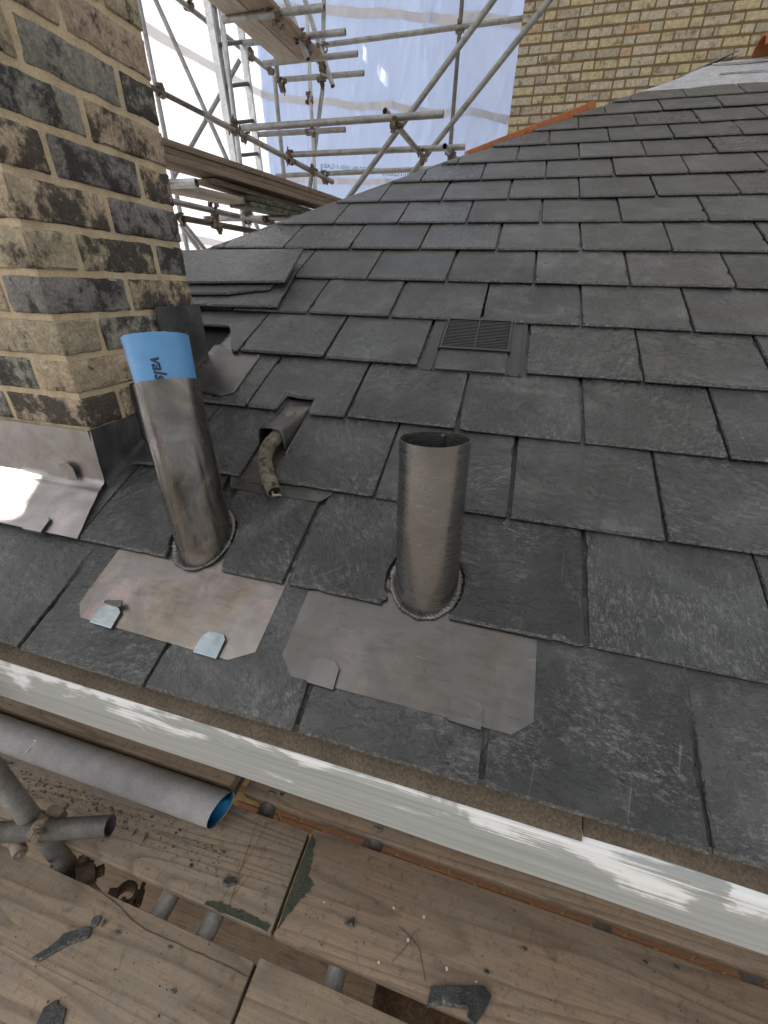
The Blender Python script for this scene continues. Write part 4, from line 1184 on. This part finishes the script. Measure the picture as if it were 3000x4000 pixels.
bG = deck_board('scaffold_board', -3.0, .229, .168, .390, WOOD_W, 'far left board lying higher under the fascia beside the roll', ZB + .075, 0, .045)
# moss and old paint at the board ends
def patch(parent, pts, z, mat, name='moss_patch', sd=0):
    vs, n = [], len(pts); out = []
    for i in range(n):
        a, b = Vector((*pts[i], 0)), Vector((*pts[(i + 1) % n], 0))
        for k in range(8):
            p = a + (b - a) * k / 8
            out.append(p + Vector((nz(p.x * 90, p.y * 90, sd) * .006, nz(p.x * 90, p.y * 90, sd + 5) * .006, 0)))
    mk(name, [(p.x, p.y, z) for p in out], [tuple(range(len(out)))], mat, parent)
MOSS = felt_material('green_moss_stain', (.075, .085, .06), (.04, .052, .038), 300)
patch(bB, [(.505, -.060), (.520, -.030), (.540, .012), (.560, .045), (.535, .060), (.530, .10), (.515, .14), (.505, .15)], ZB + .0025, MOSS, sd=1)
patch(bA, [(.30, -.060), (.33, -.052), (.40, -.050), (.44, -.048), (.487, -.055), (.487, -.066), (.30, -.066)], ZB + .0030, MOSS, sd=2)
# cracks and scored lines: thin dark grooves
CRACK = plain('dark_groove', (.085, .062, .045), .9)
def groove(parent, pts, z, w=.0016):
    vs = []
    P = [Vector((*p, z)) for p in pts]
    Q = []
    for i in range(len(P) - 1):
        for k in range(10):
            q = P[i].lerp(P[i + 1], k / 10); Q.append(q + Vector((0, nz(q.x * 30, q.y * 30, 1) * .0015, 0)))
    Q.append(P[-1])
    for i, q in enumerate(Q):
        d = (Q[min(i + 1, len(Q) - 1)] - Q[max(i - 1, 0)]).normalized(); s_ = Vector((-d.y, d.x, 0)) * w * (.6 + .6 * abs(nz(i * .3, 2, 0)))
        vs += [q - s_, q + s_]
    mk('crack', vs, [(2 * i, 2 * i + 1, 2 * i + 3, 2 * i + 2) for i in range(len(Q) - 1)], CRACK, parent)
groove(bC, [(-.02, -.114), (.03, -.116), (.096, -.125), (.14, -.136), (.184, -.141), (.27, -.139), (.359, -.138), (.43, -.137), (.476, -.139)], ZB + .0032, .0017)
groove(bA, [(.330, .163 - .008), (.349, .03), (.365, -.055)], ZB + .0032, .0009)
groove(bA, [(.365, .150), (.360, .09), (.345, .0), (.335, -.058)], ZB + .0032, .0008)
groove(bA, [(.392, .105), (.380, .075)], ZB + .0032, .0008); groove(bA, [(.385, .03), (.36, -.03)], ZB + .0032, .0007)
groove(bB, [(.80, .030), (.83, .020), (.86, .005), (.885, -.045)], ZB + .0026, .0011); groove(bB, [(.845, .035), (.835, .012), (.82, -.01), (.80, -.035)], ZB + .0026, .0009)
# transoms, standard, guard tube and coupler carrying the walkway
ws = thing('walkway_scaffold', (-.19, -.085, -2.6), 'grimy scaffold post, tube and coupler at the bottom left carrying the walkway', 'scaffold')
g = G(); g.hollow((-.19, -.086, -3.2), (-.19, -.086, .9), .0242, .0205, 28); g.build('standard', STEEL, ws, smooth=True)
H0, H1 = Vector((-.62, -.245, -.645)), Vector((.036, -.045, -.585))
g = G(); g.hollow(H0, H1, .0242, .0205, 28); g.build('guard_tube', STEEL_DK, ws, smooth=True)
for x in (.172, .315, .668, 1.325, 1.672, -.75):
    g = G(); g.hollow((x, -.9, ZB - .038 - .0255), (x + .004, .40, ZB - .038 - .0255), .0242, .0205, 20); g.build('transom', STEEL, ws, smooth=True)
for x in (.335, .69):
    g = G(); g.hollow((x, .17, ZB - .05), (x, .23, ZB - .012), .022, .018, 20); g.build('transom_end', STEEL_DK, ws, smooth=True)
g = G(); g.hollow((-2, -.135, ZB - .115), (4, -.135, ZB - .115), .0242, .0205, 20); g.build('ledger', STEEL_DK, ws, smooth=True)
# foreground swivel coupler clamped round tube and standard
hd_ = (H1 - H0).normalized()
Hc = H0 + hd_ * ((Vector((-.135, -.09, -.60)) - H0).dot(hd_))
def band_ring(g, c, ax, r0, r1, w, a0=0, a1=2 * math.pi, n=28, ref=None):
    ax = Vector(ax).normalized(); ref = Vector(ref) if ref else Vector((0, 0, 1)); x = (ref - ax * ref.dot(ax)).normalized(); y = ax.cross(x)
    vs = []
    for k in range(n + 1):
        a = a0 + (a1 - a0) * k / n; d = x * math.cos(a) + y * math.sin(a)
        ww = w * (.75 + .25 * math.cos(2 * (a - a0)))
        for (r, q) in ((r0, -ww), (r1, -ww * .8), (r1 + .002, 0), (r1, ww * .8), (r0, ww)): vs.append(Vector(c) + d * r + ax * q)
    g.add(vs, [(k * 5 + j, k * 5 + j + 1, (k + 1) * 5 + j + 1, (k + 1) * 5 + j) for k in range(n) for j in range(4)])
g = G(); band_ring(g, Hc, hd_, .0245, .0285, .017)
o = g.build('coupler_strap', RUST_PALE, ws, smooth=True)
bolt = Hc + hd_ * .012 + Vector((.0, -.020, .030))
g = G(); g.tube([bolt, bolt + Vector((.022, -.010, .012))], .0075, 10); g.tube([bolt + Vector((.004, -.002, .002)), bolt + Vector((.014, -.006, .008))], .0125, 6); g.box(bolt, .026, .026, .014, bev=.003)
g.build('coupler_bolt', RUST_PALE, ws)
Sc = Vector((-.19, -.086, -.625))
g = G(); band_ring(g, Sc, (0, 0, 1), .0245, .029, .018, ref=(1, 0, 0)); g.build('coupler_strap', RUST_PALE, ws, smooth=True)
mid = (Hc + Sc) / 2
g = G(); g.box(mid + Vector((0, 0, .0)), .05, .045, .045, bev=.008); g.box(Sc + Vector((.045, .03, .012)), .05, .026, .03, bev=.007)
g.tube([Sc + Vector((.05, .055, .02)), Sc + Vector((.05, .0, .02))], .008, 10); g.tube([Sc + Vector((.05, .056, .02)), Sc + Vector((.05, .042, .02))], .014, 6)
g.tube([Sc + Vector((-.045, -.03, .0)), Sc + Vector((-.045, .03, .0))], .008, 10); g.box(Sc + Vector((-.042, 0, 0)), .04, .024, .03, bev=.006)
g.build('coupler_body', RUST_PALE, ws, smooth=True)
g = G(); p = Sc + Vector((-.005, -.046, -.012)); g.tube([p, p + Vector((.03, -.012, .0))], .016, 14); g.tube([p + Vector((.03, -.012, 0)), p + Vector((.04, -.016, .001))], .009, 6)
g.build('coupler_bolt', RUST_PALE, ws, smooth=True)
# lower coupler under the boards
o = place('coupler', CM, Vector((-.13, -.09, -.90)), ws); o.rotation_euler = (.4, .3, .9)
o = place('coupler', CM, Vector((-.02, -.10, -1.0)), ws); o.rotation_euler = (1.4, .3, .4)

# lower lift seen through the gaps
LGp = 'boards of the lower lift seen through the gaps'
for i, (y0, lab) in enumerate(((-.62, 'lower lift board nearest the viewer, seen through the gap'), (-.385, 'lower lift board second from the viewer, seen through the gap'), (-.15, 'lower lift board third from the viewer, seen through the gap'), (.085, 'lower lift board next to the house wall, seen through the gap'))):
    deck_board('lower_board', -3, .58 + .04 * i, y0, y0 + .225, WOOD_DK, lab, -2.55, 0, .038, LGp)
g = G(); n = 40; vs = []
for j in range(n + 1):
    for i in range(n + 1):
        x = -1.5 + 6 * i / n; y = -1.6 + 2.4 * j / n; vs.append((x, y, -2.75 + .05 * nz(x * 4, y * 4, 0) + .02 * nz(x * 14, y * 14, 3)))
g.add(vs, [(j * (n + 1) + i, j * (n + 1) + i + 1, (j + 1) * (n + 1) + i + 1, (j + 1) * (n + 1) + i) for j in range(n) for i in range(n)])
o = g.build('debris_bed', EARTH, None, (1, 0, -2.75)); tag(o, 'brown dust and debris lying on the lower lift', None, None, 'stuff')
# house wall below the eave
hw = thing('house_wall', (.8, .43, -2.2), 'brown brick house wall below the eave, seen through the board gap', 'wall')
BRICK_HOUSE = plain('red_brown_brick', (.16, .075, .04), .9, 0, .3, .6, 50)
MORTAR_H = mortar_material('yellow_mortar', (.24, .16, .065), (.15, .10, .045))
g = G(); g.box((.8, .54, -1.6), 5, .2, 2.9); g.build('mortar_backing', MORTAR_H, hw)
gg = G(); gg.box((0, 0, 0), .212, .1, .064, bev=.004)
HB = bpy.data.meshes.new('brick'); HB.from_pydata([tuple(p) for p in gg.v], [], gg.f); HB.materials.append(BRICK_HOUSE); HB.update()
for r in range(13):
    for i in range(10):
        place('brick', HB, (.05 + .2245 * i + (.112 if r % 2 else 0), .486 + random.uniform(-.002, .002), -1.52 + r * .0765), hw)

# ------------------------------------------------------------------ roll of membrane on the board
rl = thing('membrane_roll', (-.4, .112, ZB), 'roll of grey roofing membrane with blue inner face lying on the boards', 'membrane roll')
RR = .0495; rz = ZB + RR + .002; n, rows = 48, 60
ry = lambda x: .1117 + .0079 * x
vs = []
xs = [-1.9 + (2.131) * i / rows for i in range(rows + 1)]
for x in xs:
    for k in range(n):
        a = 2 * math.pi * k / n
        r = RR + .0007 * nz(x * 7, math.cos(a) * 1.5, math.sin(a) * 1.5)
        xx = x + (.003 * math.sin(a) + .013 * math.cos(a) if x > .2 else 0)
        vs.append((xx, ry(x) + r * math.cos(a), rz + r * math.sin(a)))
fs = [(i * n + k, i * n + (k + 1) % n, (i + 1) * n + (k + 1) % n, (i + 1) * n + k) for i in range(rows) for k in range(n)]
o = mk('outer_wrap', vs, fs, ROLL, rl); o.data.polygons.foreach_set('use_smooth', [True] * len(fs))
# blue inside wound as a spiral
sp = []; turns = 4.2; m_ = 220
for q in range(m_ + 1):
    a = 2 * math.pi * turns * q / m_; r = (RR - .0008) - .020 * (q / m_) ** 1.2
    ex = .003 * math.sin(a) + .013 * math.cos(a)
    for x in (-.2, .2295): sp.append((x + (ex - .003 if x > 0 else 0), ry(x) + r * math.cos(a), rz + r * math.sin(a)))
o = mk('inner_winding', sp, [(2 * q, 2 * q + 2, 2 * q + 3, 2 * q + 1) for q in range(m_)], ROLL_BLUE, rl); o.data.polygons.foreach_set('use_smooth', [True] * m_)
g = G(); g.add([(.10, ry(.1) + .046 * math.cos(2 * math.pi * k / 24), rz + .046 * math.sin(2 * math.pi * k / 24)) for k in range(24)], [tuple(range(24))]); g.build('dark_core', BLACK_IN, rl)
# bent white hook lying on the roll
g = G(); hk = [(-.455, .01), (-.447, .012), (-.444, .004), (-.449, -.006), (-.452, -.016), (-.450, -.024)]
g.tube([(x, ry(x) - .018 + y, rz + RR - .004 + y * .35) for x, y in hk], .0022, 6)
o = g.build('bent_hook', plain('pale_plastic', (.62, .60, .52), .6), None, (-.45, .13, rz + RR), True); tag(o, 'small pale bent hook lying on the grey roll', 'hook')

# ------------------------------------------------------------------ slate fragments and grit on the boards
FG = 'slate fragments on the boards'
def frag(poly, label, z=ZB + .0075, t=.005, rot=0, seed=1, rag=.9, tz=(0, 0)):
    u = sum(p[0] for p in poly) / len(poly); s = sum(p[1] for p in poly) / len(poly)
    v, f, mi = slate_mesh([(p[0] - u, p[1] - s) for p in poly], t, seed, .005, rag, .3)
    me = bpy.data.meshes.new('slate_fragment'); me.from_pydata(v, [], f)
    me.materials.append(SLATE); me.materials.append(SLATE_E); me.polygons.foreach_set('material_index', mi); me.update()
    o = place('slate_fragment', me, (u, s, z)); o.rotation_euler = (tz[0], tz[1], rot)
    return tag(o, label, 'slate fragment', FG)
frag([(-.034, -.269), (-.012, -.244), (.004, -.213), (.049, -.187), (.062, -.189), (.068, -.203), (.03, -.228), (-.010, -.268)], 'long narrow slate shard lying on the near left board', seed=201, t=.006)
frag([(.050, -.186), (.046, -.170), (.058, -.162), (.069, -.168), (.069, -.180), (.060, -.188)], 'small rounded slate piece touching the top of the long shard', seed=202)
frag([(.078, -.165), (.076, -.172), (.081, -.180), (.085, -.172), (.083, -.165)], 'tiny curved slate flake beyond the long shard', seed=203, t=.003, rag=.4)
frag([(.069, -.318), (.083, -.303), (.090, -.300), (.096, -.305), (.119, -.305), (.131, -.324), (.118, -.345), (.080, -.345)], 'lumpy slate piece at the bottom left edge of the picture', seed=204, t=.007)
frag([(.317, -.022), (.323, -.006), (.338, .000), (.353, -.006), (.356, -.012), (.337, -.026)], 'dark wedge shaped slate piece in the middle of the left board', seed=205, t=.006)
frag([(.665, -.004), (.686, .015), (.692, -.005), (.680, -.007)], 'dark triangular slate piece on the right board', seed=206, t=.006)
frag([(.898, -.048), (1.016, -.014), (1.036, -.026), (1.022, -.052), (1.000, -.082), (.985, -.078), (.984, -.060), (.930, -.072), (.893, -.084)], 'large notched dark slate offcut at the bottom edge of the right board', z=ZB + .012, seed=207, t=.008)
small = [(.212, -.012, 'oval slate flake left of the wedge piece'), (.328, -.219, 'thin slate flake low on the near left board'), (.127, -.176, 'square slate flake right of the long shard'), (.269, -.161, 'small slate flake near the cracked edge of the near board'),
         (.042, .003, 'upright slate sliver below the coupler tube end'), (.278, .039, 'flat slate flake above the wedge piece'), (.002, .007, 'slate flake beside the upright sliver'), (-.154, -.113 + -.008, 'slate flake beside the scaffold post'),
         (1.396, .134, 'slate flake on the right board towards the right edge'), (1.468, .145, 'slate flake farthest right on the right board'), (1.111, .076, 'slate flake beyond the notched offcut'), (1.022, .010, 'slate flake just above the notched offcut'), (.366, .222, 'slate flake on the far board end')]
for i, (x, y, lab) in enumerate(small):
    r = random.Random(900 + i); k = r.randint(4, 6); w, h = r.uniform(.006, .010), r.uniform(.004, .006)
    if 'sliver' in lab: w, h = .003, .014
    ph = r.uniform(0, 3)
    frag([(x + w * r.uniform(.7, 1.15) * math.cos(2 * math.pi * q / k + ph), y + h * r.uniform(.7, 1.15) * math.sin(2 * math.pi * q / k + ph)) for q in range(k)], lab, z=ZB + .0055, t=.003, seed=300 + i, rag=.45)
# uncountable slate grit swept against the roll
g = G(); r = random.Random(5)
def chip(x, y, z, sz):
    k = r.randint(3, 5); ph = r.uniform(0, 6); a = [(x + sz * r.uniform(.5, 1.3) * math.cos(2 * math.pi * q / k + ph), y + .7 * sz * r.uniform(.5, 1.3) * math.sin(2 * math.pi * q / k + ph)) for q in range(k)]
    h = sz * r.uniform(.25, .6)
    g.add([(p[0], p[1], z) for p in a] + [(p[0] * .85 + x * .15, p[1] * .85 + y * .15, z + h) for p in a], [tuple(range(k, 2 * k))] + [(q, (q + 1) % k, k + (q + 1) % k, k + q) for q in range(k)])
for _ in range(900):
    x = r.uniform(-.85, .30); y = .055 - abs(r.gauss(0, .032)) + .02 * nz(x * 6, 0, 0)
    if x > .0 and r.random() < .6: continue
    if y > -.05: chip(x, y, ZB + .002, abs(r.gauss(.0016, .0011)) + .0006)
for _ in range(420):
    x = r.uniform(-.7, .48); chip(x, r.uniform(-.055, .15), ZB + .002, abs(r.gauss(.0009, .0007)) + .0004)
for _ in range(350):
    chip(r.uniform(-.5, .46), r.uniform(-.34, -.13), ZB + .002, abs(r.gauss(.0009, .0007)) + .0004)
for _ in range(450):
    chip(r.uniform(.52, 1.9), r.uniform(-.065, .16), ZB + .002, abs(r.gauss(.0009, .0007)) + .0004)
for _ in range(200):
    chip(r.uniform(-.8, .2), r.uniform(.18, .26), ZB + .0775, abs(r.gauss(.0013, .0008)) + .0004)
o = g.build('slate_grit', SLATE, None, (0, 0, ZB)); tag(o, 'scattered slate grit and chippings on the walkway boards', None, None, 'stuff')
# white paint spots on the right board
PAINT = plain('white_paint_spot', (.55, .53, .48), .7)
for i, (x, y, w) in enumerate(((.78, .06, .004), (.86, .065, .005), (.83, .012, .005), (.77, -.045, .004), (.93, -.01, .0045), (1.0, -.012, .003), (.60, .02, .003))):
    rr_ = random.Random(i); k = 10
    mk('paint_spot', [(x + w * .8 * rr_.uniform(.7, 1.2) * math.cos(2 * math.pi * q / k), y + w * .8 * rr_.uniform(.7, 1.2) * math.sin(2 * math.pi * q / k), ZB + .0022) for q in range(k)], [tuple(range(k))], PAINT, bB)
